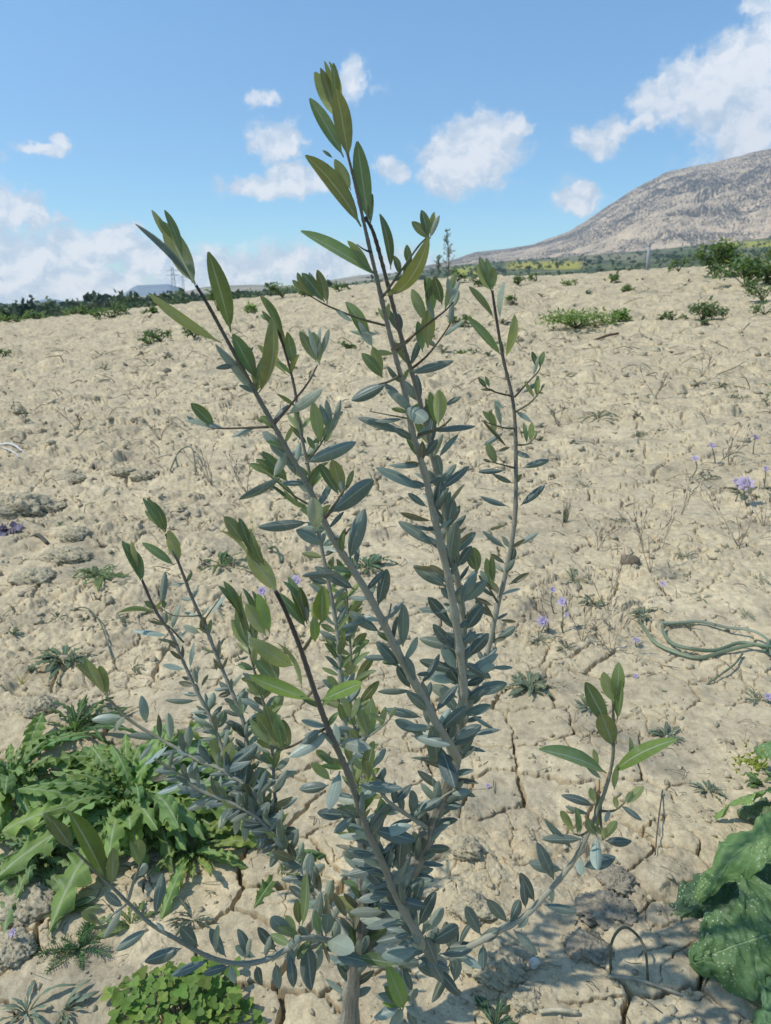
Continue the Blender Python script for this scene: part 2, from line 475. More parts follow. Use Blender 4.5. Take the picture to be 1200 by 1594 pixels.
def gp(u, v):
    """the soil point seen at picture position u, v"""
    d = ray(u, v); dn = np.array([d.x, d.y, d.z])
    ts = np.geomspace(0.35, 60, 900)
    X, Y, Z = dn[0] * ts, dn[1] * ts, H + dn[2] * ts
    hit = np.where(Z < zbase(X, Y))[0]
    t = ts[hit[0]] if len(hit) else 15.0
    x, y = dn[0] * t, dn[1] * t
    return Vector((x, y, zground(x, y)))
def mpp(u, v):
    p = gp(u, v); return (p - CAM).dot(FW) / FPX

# one sheet: fine where the ground is close, coarse to the horizon
az_d = np.linspace(R_(-41), R_(41), 1000)
az_o = np.concatenate([np.linspace(R_(-180), R_(-41), 60)[:-1], az_d, np.linspace(R_(41), R_(180), 60)[1:]])
rs = [0.30]
while rs[-1] < 16:
    r = rs[-1]; rs.append(r + min(max(r * r / H * 0.0011, r * 0.0013), r * 0.0042))
while rs[-1] < 3250: rs.append(rs[-1] * 1.035)
rs = np.array(rs)
AZ, RR = np.meshgrid(az_o, rs)
X = (np.sin(AZ) * RR).ravel(); Y = (np.cos(AZ) * RR).ravel()
Z = zbase(X, Y)
Rf = RR.ravel()
nearm = (Rf < 26) & (np.abs(AZ.ravel()) < R_(70))
Z[nearm] += micro(X[nearm], Y[nearm])
farm = Rf > 30
Z[farm] += 0.6 * fbm(X[farm] / 40, Y[farm] / 40, 5, 3) * np.clip(Rf[farm] / 300, 0, 2)
NR, NA = len(rs), len(az_o)
me = bpy.data.meshes.new('soil')
V = np.stack([X, Y, Z], 1).astype(np.float32)
idx = np.arange(NR * NA).reshape(NR, NA)
q = np.stack([idx[:-1, :-1], idx[:-1, 1:], idx[1:, 1:], idx[1:, :-1]], -1).reshape(-1, 4)[:, ::-1]
me.vertices.add(len(V)); me.vertices.foreach_set('co', V.ravel())
me.loops.add(q.size); me.loops.foreach_set('vertex_index', q.astype(np.int32).ravel())
me.polygons.add(len(q)); me.polygons.foreach_set('loop_start', np.arange(0, q.size, 4, dtype=np.int32))
me.polygons.foreach_set('use_smooth', np.ones(len(q), dtype=bool))
# soil colour, and further off the green, brown and yellow of the fields
C = np.ones((len(V), 4), np.float32)
soil = np.array([0.505, 0.425, 0.275])
n1 = fbm(X * 2.2, Y * 2.2, 201, 3); n2 = fbm(X * 9, Y * 9, 203, 3)
dk = sst(.28, .5, fbm(X * 13, Y * 17, 221, 4, .65))[:, None] * .4
C[:, :3] = soil * (1 + 0.18 * n1[:, None] + 0.18 * n2[:, None]) * (1 - dk) + np.array([0.24, .20, .14]) * dk
grey = sst(0.10, 0.40, fbm(X * 4.4 + 2, Y * 4.4, 207, 4, .6) + .16 * sst(.1, .3, X) * (1 - sst(.8, 1.1, Y)))[:, None]
C[:, :3] = C[:, :3] * (1 - 0.55 * grey) + np.array([0.30, 0.265, 0.19]) * 0.55 * grey
A_ = AZ.ravel()
g1 = np.array([0.13, 0.16, 0.065]); g2 = np.array([0.07, 0.095, 0.05]); br = np.array([0.34, 0.29, 0.18]); ye = np.array([0.62, 0.52, 0.05])
pn = fbm(A_ * 14, np.log(Rf) * 9, 211, 3); pn2 = fbm(A_ * 22 + 4, np.log(Rf) * 16, 215, 3)
field = g1[None] * (1 - sst(-0.1, 0.2, pn)[:, None]) + g2[None] * sst(-0.1, 0.2, pn)[:, None]
bl = sst(0.10, 0.3, pn2)[:, None] * 0.55; field = field * (1 - bl) + br * bl
def zone(u0, u1, v0, v1, col, k):
    global field
    a0 = math.atan2(*ray(u0, 410).xy); a1 = math.atan2(*ray(u1, 410).xy)
    E_ = np.arctan2(V[:, 2] - H, Rf)
    d1 = ray((u0 + u1) / 2, v0).normalized(); d0 = ray((u0 + u1) / 2, v1).normalized()
    e0, e1 = math.asin(d0.z), math.asin(d1.z)
    m = sst(a0 - .008, a0 + .008, A_) * (1 - sst(a1 - .008, a1 + .008, A_)) * sst(e0 - .0008, e0 + .0008, E_ + 0.0012 * pn2) * (1 - sst(e1 - .0008, e1 + .0008, E_ + 0.0012 * pn2)) * k
    field = field * (1 - m[:, None]) + np.array(col) * m[:, None]
zone(790, 905, 407, 419, (0.50, 0.44, 0.07), 0.7)
zone(705, 760, 415, 428, (0.42, 0.42, 0.06), 0.8)
zone(1120, 1260, 375, 384, (0.50, 0.46, 0.07), 0.7)
zone(860, 1010, 395, 405, (0.36, 0.32, 0.20), 0.5)
fm = sst(19, 34, Rf)[:, None]
C[:, :3] = C[:, :3] * (1 - fm) + field * fm
at = me.color_attributes.new('Col', 'FLOAT_COLOR', 'POINT'); at.data.foreach_set('color', np.clip(C, 0, 1).ravel())
me.update(calc_edges=True)
gmat, q_ = newmat('dry_clay')
tex = q_.n('ShaderNodeTexCoord').outputs['Object']
a1 = q_.noise(tex, 420, 4, 0.65); a2 = q_.noise(tex, 60, 6, 0.65); a3 = q_.noise(tex, 9, 5, 0.6)
cc = q_.mix(1.0, attr(q_, 'Col'), q_.mix(q_.rng(a1, 0.25, 0.75), (0.84, 0.83, 0.82, 1), (1.14, 1.14, 1.14, 1)), 'MULTIPLY')
cc = q_.mix(1.0, cc, q_.mix(q_.rng(a2, 0.3, 0.7), (0.82, 0.80, 0.78, 1), (1.16, 1.16, 1.15, 1)), 'MULTIPLY')
cc = q_.mix(1.0, cc, q_.mix(q_.rng(a3, 0.3, 0.7), (0.90, 0.90, 0.91, 1), (1.08, 1.07, 1.05, 1)), 'MULTIPLY')
hh = q_.m('ADD', q_.m('MULTIPLY', a1, 0.35), a2)
b_ = principled(q_, cc, 0.95, 0.15, bump(q_, hh, 0.5, 0.0022))
finish(q_, b_.outputs[0])
me.materials.append(gmat)
ground = bpy.data.objects.new('ground', me); COL.objects.link(ground)
tag(ground, kind='structure')
del V, C, field, A_, q, X, Y, Z

# ---------------------------------------------------------------- mountain and distant hills
def hillmesh(name, crest, R0, R1, base_v, na, nr, mat, rough=1.0, seed=0, back=0.5):
    """relief whose skyline follows the crest list; foot at R0, crest at R1"""
    A, E = prof(crest)
    _, EB = prof([(u, base_v(u)) for (u, v) in crest])
    a = np.linspace(A[0], A[-1], na); t = np.linspace(0, 1 + back, nr)
    AA, TT = np.meshgrid(a, t)
    e = np.interp(AA, A, E); eb = np.interp(AA, A, EB)
    RR = R0 + (R1 - R0) * TT
    back_ = 1
    zt = H + R1 * np.tan(e); zb = H + R0 * np.tan(eb)
    up = np.clip(TT, 0, 1)
    sh = up ** 1.15
    x = np.sin(AA) * RR; y = np.cos(AA) * RR
    w_ = R1 * 0.05
    gul = np.abs(gnoise(x / w_ + 0.6 * gnoise(x / w_ * 2, y / w_ * 2, seed + 9), y / (w_ * 2.4), seed)) 
    f_ = fbm(x / (w_ * .45), y / (w_ * .45), seed + 3, 5, 0.55)
    hgt = np.maximum(zt - zb, 1)
    env = np.sin(np.pi * np.clip(up, 0, 1)) ** 0.7
    z = zb + (zt - zb) * sh + rough * hgt * env * (0.10 * (gul - .25) + 0.07 * f_) + rough * hgt * 0.010 * f_
    z = np.where(TT > 1, zt - (TT - 1) * hgt * 1.2 + rough * hgt * 0.01 * f_, z)
    z = np.where(TT < 0.02, z - 30, z)
    m = bpy.data.meshes.new(name)
    V = np.stack([x.ravel(), y.ravel(), z.ravel()], 1).astype(np.float32)
    i = np.arange(na * nr).reshape(nr, na)
    q = np.stack([i[:-1, :-1], i[:-1, 1:], i[1:, 1:], i[1:, :-1]], -1).reshape(-1, 4)[:, ::-1]
    m.vertices.add(len(V)); m.vertices.foreach_set('co', V.ravel())
    m.loops.add(q.size); m.loops.foreach_set('vertex_index', q.astype(np.int32).ravel())
    m.polygons.add(len(q)); m.polygons.foreach_set('loop_start', np.arange(0, q.size, 4, dtype=np.int32))
    m.polygons.foreach_set('use_smooth', np.ones(len(q), dtype=bool))
    uvl = m.uv_layers.new(name='UVMap')
    UV = np.stack([(AA * R1 / 1000).ravel(), TT.ravel()], 1).astype(np.float32)
    uvl.data.foreach_set('uv', UV[q.ravel()].ravel())
    m.update(calc_edges=True); m.materials.append(mat)
    o = bpy.data.objects.new(name, m); COL.objects.link(o)
    return tag(o, kind='structure')
def rock_mat(name, pale, mid, scrub, s, amount):
    m, q = newmat(name)
    uv = q.n('ShaderNodeUVMap'); uv.uv_map = 'UVMap'
    # bands lie along the slope, leaning with the beds of the rock
    v1 = q.vm('MULTIPLY', q.vm('ADD', uv.outputs[0], (0, 0, 0)), (2.2 * s, 7 * s, 1))
    v2 = q.vm('MULTIPLY', uv.outputs[0], (95 * s, 62 * s, 1))
    sep = q.n('ShaderNodeSeparateXYZ'); q.put(sep.inputs[0], uv.outputs[0])
    n1 = q.noise(v1, 1.5, 6, 0.6, 0.5); n2 = q.m('ADD', 0.5, q.m('MULTIPLY', q.m('SUBTRACT', q.noise(v2, 1.6, 3, 0.75), 0.5), 1.7)); n3 = q.noise(v1, 6, 5, 0.6)
    c = q.mix(q.rng(n3, 0.35, 0.65), pale, mid)
    dens = q.m('ADD', q.m('MULTIPLY', q.m('SUBTRACT', n1, 0.5), 3.4), amount)
    dens = q.m('ADD', dens, q.m('MULTIPLY', q.rng(sep.outputs[1], 0.25, 0.95, -0.14, 0.12, 'LINEAR'), 1.0))
    f = q.rng(q.m('ADD', n2, q.m('MULTIPLY', dens, 0.38)), 0.48, 0.62)
    c = q.mix(q.m('MULTIPLY', f, 0.85), c, scrub)
    b = principled(q, c, 0.95, 0.1)
    finish(q, b.outputs[0])
    return m
MT = rock_mat('mountain_rock', (0.64, 0.50, 0.335, 1), (0.43, 0.345, 0.245, 1), (0.075, 0.08, 0.07, 1), 1.0, 0.12)
hillmesh('mountain', [(640, 418), (690, 408), (715, 401), (740, 392), (790, 387), (830, 380), (860, 369), (885, 360), (910, 345), (940, 324), (965, 308), (990, 292), (1015, 279), (1035, 268), (1080, 258), (1130, 248), (1165, 238), (1200, 231), (1260, 220), (1350, 212), (1450, 225), (1600, 270), (1800, 330), (2100, 365)],
         1500, 2700, lambda u: float(np.interp(u, [640, 860, 1200, 2100], [432, 418, 396, 385])), 700, 260, MT, 1.0, 3)
TAN = rock_mat('bare_hillside', (0.52, 0.45, 0.33, 1), (0.40, 0.34, 0.25, 1), (0.12, 0.14, 0.09, 1), 2.5, -0.05)
hillmesh('low_ridge', [(-500, 488), (-200, 482), (0, 476), (90, 473), (160, 466), (240, 459), (290, 453), (320, 446), (360, 444), (400, 443), (440, 445), (500, 438), (560, 428), (620, 424), (690, 428), (720, 440)],
         1000, 1450, lambda u: float(np.interp(u, [-500, 0, 400, 720], [500, 486, 462, 445])), 400, 60, TAN, 0.6, 17)
HAZED = rock_mat('haze_tinted_rock', (0.36, 0.40, 0.42, 1), (0.30, 0.34, 0.36, 1), (0.22, 0.27, 0.28, 1), 1.2, 0.0)  # distance haze painted into the rock colours, drawn towards the sky
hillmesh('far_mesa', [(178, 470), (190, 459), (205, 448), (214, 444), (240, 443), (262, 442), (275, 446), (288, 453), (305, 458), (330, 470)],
         2900, 3150, lambda u: 474, 200, 40, HAZED, 0.3, 23)
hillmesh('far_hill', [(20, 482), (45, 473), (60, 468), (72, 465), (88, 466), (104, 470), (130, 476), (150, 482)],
         2900, 3150, lambda u: 484, 200, 40, HAZED, 0.3, 29)
# ---------------------------------------------------------------- the olive sapling
def pp(u, v, Y):
    d = ray(u, v); return CAM + d * (Y / d.y)
def pd(u, v, Y):
    """depth of that point along the camera axis: metres per pixel = pd / FPX"""
    d = ray(u, v); return Y / d.y
class Stem:
    def __init__(s, pts, w0, w1, c0, c1, ysag=0.0):
        """pts (u,v,Y) from foot to tip; widths in pixels"""
        s.px = pts
        n = len(pts); s.pts = []
        cum = [0]
        for a, b in zip(pts, pts[1:]): cum.append(cum[-1] + math.hypot(a[0] - b[0], a[1] - b[1]))
        s.cum = cum; s.len = cum[-1]
        for i, (u, v, Y) in enumerate(pts):
            t = cum[i] / cum[-1]
            p = pp(u, v, Y); r = (w0 + (w1 - w0) * t) * 0.5 * (.95 if w0 > 28 else .78) * pd(u, v, Y) / FPX
            s.pts.append((p.x, p.y, p.z, r))
        s.c0, s.c1 = c0, c1
    ex = 2.4
    def Y_at(s, u, v):
        """depth Y on the stem nearest to that picture position"""
        best = (1e9, 0.5)
        for a, b in zip(s.px, s.px[1:]):
            dx, dy = b[0] - a[0], b[1] - a[1]
            t = max(0, min(1, ((u - a[0]) * dx + (v - a[1]) * dy) / (dx * dx + dy * dy + 1e-9)))
            d = math.hypot(u - a[0] - dx * t, v - a[1] - dy * t)
            if d < best[0]: best = (d, a[2] + (b[2] - a[2]) * t)
        return best[1]
    def at(s, t):
        L = t * s.len
        for i in range(len(s.px) - 1):
            if L <= s.cum[i + 1] or i == len(s.px) - 2:
                k = (L - s.cum[i]) / (s.cum[i + 1] - s.cum[i])
                a, b = s.px[i], s.px[i + 1]
                return tuple(a[j] + (b[j] - a[j]) * k for j in range(3)), math.atan2(-(b[1] - a[1]), b[0] - a[0])
    def build(s, name, parent):
        mb = MB(); c0, c1 = s.c0, s.c1
        n = 5
        def cf(t):
            k = t ** s.ex
            return tuple(c0[i] * (1 - k) + c1[i] * k for i in range(3))
        tube(mb, s.pts, cf, 10, 1.0, 14 if len(s.pts) > 5 else 6, 0.06, node=13)
        return mb.build(name, s.mat if hasattr(s, 'mat') else M_STEM, parent)
# leaf colours: (upper side, under side)
KIND = {
 'o': ((0.135, 0.175, 0.158), (0.270, 0.310, 0.255)),     # old upper side, blue-grey sky gloss put into the colour
 'p': ((0.290, 0.340, 0.290), (0.300, 0.340, 0.285)),     # pale under side, and sky reflection painted in as silver
 'y': ((0.165, 0.225, 0.070), (0.250, 0.285, 0.115)),     # young, olive under side
 'd': ((0.155, 0.215, 0.080), (0.225, 0.265, 0.150)),     # young green upper side
 'g': ((0.200, 0.290, 0.065), (0.230, 0.290, 0.085)),     # fresh bright green
 'r': ((0.160, 0.150, 0.100), (0.190, 0.175, 0.120)),     # dull brownish
}
BACK = 'yr'
LEAVES = []        # (area px, branch index, spec)
def add_leaf(br, bu, bv, tu, tv, w, kind, Y=None, dY=None, bend=None):
    L = math.hypot(tu - bu, tv - bv)
    LEAVES.append((L * w, br, (bu, bv, tu, tv, w, kind, Y, dY, bend)))
def leaf_geo(mb, st, spec, k):
    bu, bv, tu, tv, w, kind, Y, dY, bend = spec
    r = random.Random(k * 31 + 5)
    if Y is None: Y = st.Y_at(bu, bv)
    b = pp(bu, bv, Y)
    m = pd(bu, bv, Y) / FPX
    Lp = math.hypot(tu - bu, tv - bv) * m
    if dY is None: dY = r.uniform(-0.28, 0.12) * Lp
    t = pp(tu, tv, Y + dY)
    L = (t - b).length
    Wv = w * m
    Wv = min(Wv, L * .36); Wr = max(Wv * 1.03, min(L * 0.22, Wv * 2.0))
    T = (t - b).normalized()
    c = (CAM - (b + t) * 0.5).normalized()
    c = (c - T * c.dot(T)).normalized()
    n = c if kind not in BACK else -c
    ang = math.acos(min(1, Wv / Wr)) * 0.9 + r.uniform(-0.12, 0.12)
    # turn the upper side towards the sky
    up = Vector((0, 0, 1)); side = T.cross(n)
    sgn = 1 if side.dot(up) > 0 else -1
    if r.random() < 0.12: sgn = -sgn
    n = n * math.cos(ang) + side * math.sin(ang) * sgn
    f = r.uniform(0.68, 1.32); h = r.uniform(-0.08, 0.08)
    def vary(c_): return (c_[0] * f * (1 + h), c_[1] * f, c_[2] * f * (1 - h))
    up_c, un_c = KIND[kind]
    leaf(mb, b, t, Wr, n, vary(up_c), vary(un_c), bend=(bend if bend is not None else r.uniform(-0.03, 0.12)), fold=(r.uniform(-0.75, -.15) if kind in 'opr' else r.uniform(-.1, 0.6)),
         segs=12, across=6, twist=r.uniform(-.6, .6), seed=k)

GREY = (0.42, 0.41, 0.31); GREY2 = (0.34, 0.35, 0.27); BROWN = (0.055, 0.042, 0.042); OLV = (0.15, 0.15, 0.085); PUR = (0.075, 0.055, 0.065)
BARK = (0.31, 0.28, 0.21)
S = {}
S['trunk'] = Stem([(543, 1665, .545), (544, 1600, .545), (546, 1550, .545), (552, 1505, .547), (560, 1470, .552), (564, 1410, .556), (565, 1350, .56), (560, 1290, .565)], 36, 13, BARK, (0.27, .25, .2))
S['T2'] = Stem([(556, 1500, .55), (585, 1440, .565), (625, 1385, .58), (655, 1324, .585), (682, 1256, .59), (702, 1205, .59), (711, 1168, .59), (716, 1110, .585)], 30, 20, BARK, GREY)
S['M'] = Stem([(716, 1112, .585), (721, 1085, .58), (718, 1040, .575), (713, 993, .57), (700, 910, .56), (687, 853, .555), (673, 790, .55), (660, 733, .545), (643, 677, .54), (630, 610, .535), (617, 560, .53), (603, 505, .525), (587, 435, .52), (575, 385, .515), (558, 310, .51), (543, 248, .505), (531, 207, .505), (521, 182, .50)], 19, 4.5, GREY, PUR)
S['M2'] = Stem([(722, 1090, .60), (722, 1000, .595), (717, 933, .59), (703, 860, .585), (692, 800, .58), (677, 727, .572), (663, 665, .565), (647, 600, .557), (630, 545, .55), (612, 477, .54), (597, 418, .53), (581, 362, .517), (568, 338, .512)], 15, 7, GREY, PUR)
S['L'] = Stem([(712, 1180, .575), (700, 1158, .565), (677, 1122, .555), (655, 1080, .548), (625, 1027, .54), (596, 968, .53), (570, 920, .525), (545, 880, .52), (515, 833, .515), (480, 758, .51), (447, 700, .505), (426, 662, .50), (397, 610, .495), (376, 571, .49), (351, 525, .485), (326, 479, .48), (305, 444, .48)], 19, 6, GREY, (0.05, .05, .045))
S['F'] = Stem([(690, 1500, .515), (668, 1482, .50), (644, 1445, .485), (617, 1395, .475), (595, 1342, .465), (575, 1300, .457), (561, 1260, .45), (542, 1205, .44), (529, 1175, .435), (512, 1137, .43), (492, 1083, .42), (467, 1008, .41), (446, 955, .402), (429, 920, .398)], 18, 8, GREY, BROWN)
S['R'] = Stem([(722, 1125, .60), (745, 1055, .61), (760, 1009, .62), (775, 940, .625), (783, 910, .627), (795, 853, .63), (802, 800, .632), (803, 733, .634), (802, 667, .635), (797, 617, .635), (783, 557, .635), (774, 505, .635), (766, 452, .635)], 12, 5, GREY, BROWN)
S['RB'] = Stem([(575, 1500, .545), (640, 1500, .53), (692, 1489, .525), (737, 1470, .52), (780, 1447, .52), (813, 1429, .522), (851, 1391, .527), (888, 1347, .53), (910, 1309, .53), (925, 1276, .53), (944, 1224, .53), (953, 1185, .53), (955, 1150, .53), (954, 1092, .53)], 15, 5, GREY, OLV)
S['LB'] = Stem([(556, 1492, .54), (520, 1468, .52), (490, 1460, .505), (466, 1462, .495), (447, 1477, .49), (410, 1495, .48), (369, 1500, .475), (324, 1489, .47), (275, 1462, .465), (237, 1440, .463), (200, 1406, .46), (163, 1370, .458), (118, 1326, .455), (84, 1300, .455), (72, 1285, .455)], 13, 4, GREY2, OLV)
S['BC'] = Stem([(548, 1480, .56), (500, 1395, .60), (437, 1310, .635), (395, 1235, .655), (349, 1200, .665), (311, 1185, .67), (270, 1162, .675), (244, 1147, .68), (202, 1121, .685), (165, 1084, .69)], 12, 5, GREY, OLV)
S['BD'] = Stem([(437, 1312, .635), (400, 1272, .64), (360, 1250, .64), (311, 1230, .64), (277, 1204, .64), (240, 1181, .64)], 8, 5, GREY, OLV)
S['BL1'] = Stem([(430, 1310, .64), (395, 1240, .67), (358, 1190, .69), (337, 1142, .70), (325, 1112, .705), (304, 1071, .71), (283, 1025, .715), (267, 988, .72), (242, 950, .72), (221, 903, .72)], 10, 5, GREY, PUR)
S['BL2'] = Stem([(435, 1315, .645), (400, 1265, .67), (384, 1221, .68), (385, 1167, .69), (379, 1125, .695), (362, 1079, .70), (342, 1033, .705), (321, 979, .71), (300, 933, .71), (279, 879, .71), (258, 831, .71)], 10, 5, GREY, PUR)
S['C1'] = Stem([(561, 1300, .565), (548, 1205, .575), (535, 1110, .585), (529, 1050, .59), (526, 995, .60), (516, 930, .605), (498, 840, .605), (486, 770, .60), (480, 729, .60), (467, 667, .60), (459, 608, .60), (447, 558, .595), (432, 512, .59)], 11, 5, GREY, BROWN)
S['C2'] = Stem([(440, 1318, .63), (428, 1240, .66), (424, 1170, .68), (414, 1110, .69), (400, 1060, .69), (387, 1008, .69)], 8, 4, (0.33, .31, .25), OLV)
S['C3'] = Stem([(560, 1330, .57), (562, 1230, .60), (556, 1130, .62), (548, 1040, .635), (542, 960, .64), (538, 905, .64)], 9, 4, GREY, OLV)
S['C4'] = Stem([(664, 1288, .58), (630, 1266, .57), (598, 1240, .56), (575, 1190, .555), (560, 1150, .55), (545, 1118, .55)], 9, 4, GREY, OLV)
S['F'].ex = 1.0; S['L'].ex = 2.0; S['M'].ex = 2.0; S['M2'].ex = 1.3; S['R'].ex = 1.4
# side shoots
SH = [
 ('M', [(601, 507, .527), (560, 496, .515), (512, 477, .505), (485, 462, .50), (470, 452, .50)], 5, 2.5, OLV, OLV),
 ('M', [(614, 548, .53), (650, 517, .515), (690, 486, .50), (706, 470, .50)], 6, 3, (0.14, .10, .06), OLV),
 ('M2', [(640, 575, .555), (668, 550, .545), (700, 505, .54), (706, 478, .54)], 5, 2.5, (0.14, .10, .06), OLV),
 ('M', [(596, 462, .52), (622, 425, .515), (650, 385, .51), (668, 366, .51)], 5, 3, OLV, OLV),
 ('M', [(578, 393, .515), (566, 388, .51), (555, 380, .51)], 4, 2, PUR, OLV),
 ('M', [(651, 677, .54), (678, 669, .53), (693, 660, .52), (703, 650, .52)], 7, 4, OLV, OLV),
 ('M', [(622, 585, .53), (605, 594, .52), (590, 598, .51)], 6, 3, OLV, OLV),
 ('M', [(638, 652, .54), (600, 645, .53), (575, 640, .53)], 3, 2, OLV, OLV),
 ('L', [(426, 664, .50), (385, 666, .495), (335, 666, .49), (300, 655, .49), (291, 648, .49)], 5, 3, (0.16, .13, .09), OLV),
 ('L', [(427, 660, .50), (455, 627, .49), (480, 595, .485), (494, 568, .485)], 6, 3, (0.15, .11, .09), OLV),
 ('L', [(476, 722, .51), (500, 690, .50), (518, 655, .50), (524, 640, .50)], 4, 3, OLV, OLV),
 ('L', [(505, 808, .515), (518, 790, .50), (531, 770, .495), (540, 755, .495)], 7, 4, (0.16, .13, .09), OLV),
 ('L', [(520, 840, .517), (534, 835, .51), (545, 822, .51)], 5, 4, OLV, OLV),
 ('L', [(592, 980, .53), (604, 962, .525), (609, 940, .525)], 6, 3, GREY2, OLV),
 ('C1', [(480, 785, .60), (455, 770, .59), (425, 745, .58), (400, 728, .58)], 4, 2, OLV, OLV),
 ('F', [(474, 1010, .41), (486, 990, .40), (498, 970, .395), (504, 955, .395)], 7, 4, OLV, OLV),
 ('F', [(510, 1132, .43), (480, 1148, .44), (445, 1165, .45), (425, 1160, .45)], 6, 3, (0.10, .08, .06), OLV),
 ('F', [(530, 1160, .437), (565, 1150, .43), (590, 1135, .425), (608, 1118, .425)], 6, 3, GREY2, OLV),
 ('R', [(798, 617, .635), (770, 610, .625), (752, 600, .62), (745, 592, .62)], 4, 2, (0.12, .09, .06), OLV),
 ('R', [(801, 618, .635), (820, 597, .625), (838, 578, .62), (842, 566, .62)], 4, 2, (0.10, .08, .06), OLV),
 ('R', [(801, 642, .635), (825, 627, .625), (840, 610, .62), (846, 600, .62)], 4, 2, OLV, OLV),
 ('R', [(802, 667, .635), (785, 666, .625), (765, 660, .62), (752, 655, .62)], 4, 2, OLV, OLV),
 ('R', [(803, 693, .635), (822, 691, .625), (833, 680, .62)], 4, 2, OLV, OLV),
 ('R', [(803, 729, .635), (780, 723, .625), (757, 717, .62)], 4, 2, OLV, OLV),
 ('R', [(776, 940, .625), (765, 922, .62), (757, 908, .62)], 5, 3, OLV, OLV),
 ('LB', [(200, 1400, .46), (207, 1376, .455), (218, 1346, .45)], 7, 4, GREY2, OLV),
 ('LB', [(196, 1408, .46), (175, 1424, .45), (160, 1437, .445), (150, 1432, .445)], 5, 3, GREY2, OLV),
 ('RB', [(920, 1290, .53), (905, 1300, .52), (893, 1298, .515)], 5, 3, OLV, OLV),
 ('RB', [(930, 1262, .53), (955, 1262, .52), (972, 1250, .515)], 5, 3, OLV, OLV),
 ('RB', [(934, 1262, .53), (936, 1290, .52), (938, 1308, .515)], 5, 3, OLV, OLV),
 ('BL1', [(286, 1000, .715), (262, 975, .71), (238, 962, .705)], 4, 2, OLV, OLV),
 ('BL2', [(312, 958, .71), (300, 959, .70), (270, 958, .70), (252, 948, .70)], 3, 2, OLV, OLV),
 ('BL2', [(318, 965, .71), (330, 948, .70), (343, 930, .70)], 3, 2, OLV, OLV),
 ('RB', [(622, 1500, .53), (624, 1530, .52), (626, 1568, .51)], 7, 4, GREY2, OLV),
 ('C4', [(648, 1276, .575), (690, 1240, .57), (712, 1228, .57)], 5, 3, GREY, OLV),
]
order = list(S.keys())
for k, (par, pts, w0, w1, c0, c1) in enumerate(SH):
    S['s%d' % k] = Stem(pts, w0, w1, c0, c1)
A = {}
def LV(br, rows):
    for r in rows:
        add_leaf(br, *r)
LV('M', [(522,183,490,112,23,'y'),(521,180,505,95,12,'y'),(521,180,519,98,13,'d'),(523,185,499,106,15,'y'),(524,182,512,96,9,'y'),
 (543,248,523,139,27,'y',None,-.02,.05),(535,245,482,153,21,'d'),(518,246,502,234,5,'d'),(546,296,521,248,17,'y'),(562,353,475,242,24,'y',None,-.02,.12),
 (573,345,556,220,26,'d'),(577,350,580,302,9,'d'),(608,420,591,333,12,'d'),(590,432,468,360,19,'d',None,-.01,.03),(580,425,545,385,12,'d'),(577,418,541,375,12,'y'),(598,461,667,369,21,'y',None,-.04,-.16),
 (640,415,633,381,13,'d'),(622,428,613,398,12,'d'),(628,432,640,400,9,'d'),(670,372,641,345,14,'y'),(667,370,656,327,18,'d'),(670,370,676,330,10,'y'),(669,371,684,335,8,'p'),
 (576,533,538,470,20,'d'),(580,540,556,500,16,'p'),(596,588,563,550,17,'d'),(593,588,580,540,19,'y'),(590,520,545,515,8,'p'),(596,600,640,640,15,'p'),
 (603,597,547,623,20,'o'),(625,622,600,598,19,'o'),(628,630,664,654,24,'p',None,-.03),(667,662,663,630,13,'o'),(682,663,683,607,22,'y',.51),(680,660,669,610,14,'d',.52),(677,660,662,620,10,'d'),
 (692,632,718,617,8,'o'),(640,582,706,562,14,'o'),(636,578,690,568,8,'p'),(633,676,557,650,13,'o',None,0,.08),(628,652,583,655,7,'p'),(670,672,740,663,8,'o'),(652,713,632,672,13,'d'),
 (658,712,681,684,18,'o'),(683,712,713,677,9,'o'),(688,742,680,708,14,'o'),(658,763,585,728,15,'o',None,0,.06),(655,722,627,723,12,'r'),(655,726,605,724,7,'p'),(683,763,730,726,12,'o'),
 (681,798,686,747,22,'o'),(697,790,723,753,6,'r'),(665,789,635,768,10,'o'),(672,811,623,798,9,'r'),(678,850,620,812,17,'o'),(676,822,667,820,8,'r'),
 (697,823,706,778,17,'o'),(702,877,710,813,21,'o',None,-.03),(713,882,734,850,15,'o'),(695,914,644,880,18,'o'),(690,888,643,883,8,'r'),(718,940,740,887,17,'o'),(722,937,757,903,23,'o'),(700,840,726,820,6,'r'),(705,860,735,828,6,'r'),
 (703,972,667,930,18,'o'),(700,951,652,948,9,'o'),(725,980,751,943,19,'o'),(703,943,690,940,6,'r'),(709,1012,674,972,17,'o'),(709,1009,653,994,17,'o'),(711,1041,687,1007,17,'p'),(711,1044,653,1028,16,'o'),
 (709,1062,662,1048,16,'p'),(712,1086,669,1068,20,'p'),(726,1024,760,986,21,'o'),(728,1046,775,1018,15,'p'),(722,1031,764,1056,15,'o'),(733,1078,789,1064,19,'o'),(764,1039,798,1039,7,'o'),(719,1065,736,1096,21,'p'),
 (722,1050,770,1036,20,'p'),(716,1068,692,1030,14,'o'),(726,1090,760,1068,16,'o')])
LV('s1', [(667,468,662,430,15,'d'),(688,474,676,430,20,'d'),(672,490,668,432,18,'d'),(692,484,708,425,12,'y'),(698,478,716,436,8,'p'),(662,502,641,450,17,'y'),(666,542,668,480,22,'y'),(658,548,650,500,14,'d'),(676,500,664,458,10,'p'),(703,472,697,432,9,'p'),(640,530,608,545,8,'r')])
LV('s2', [(700,508,704,470,9,'p'),(690,525,720,500,7,'p'),(704,480,714,452,9,'p'),(680,540,664,528,8,'p')])
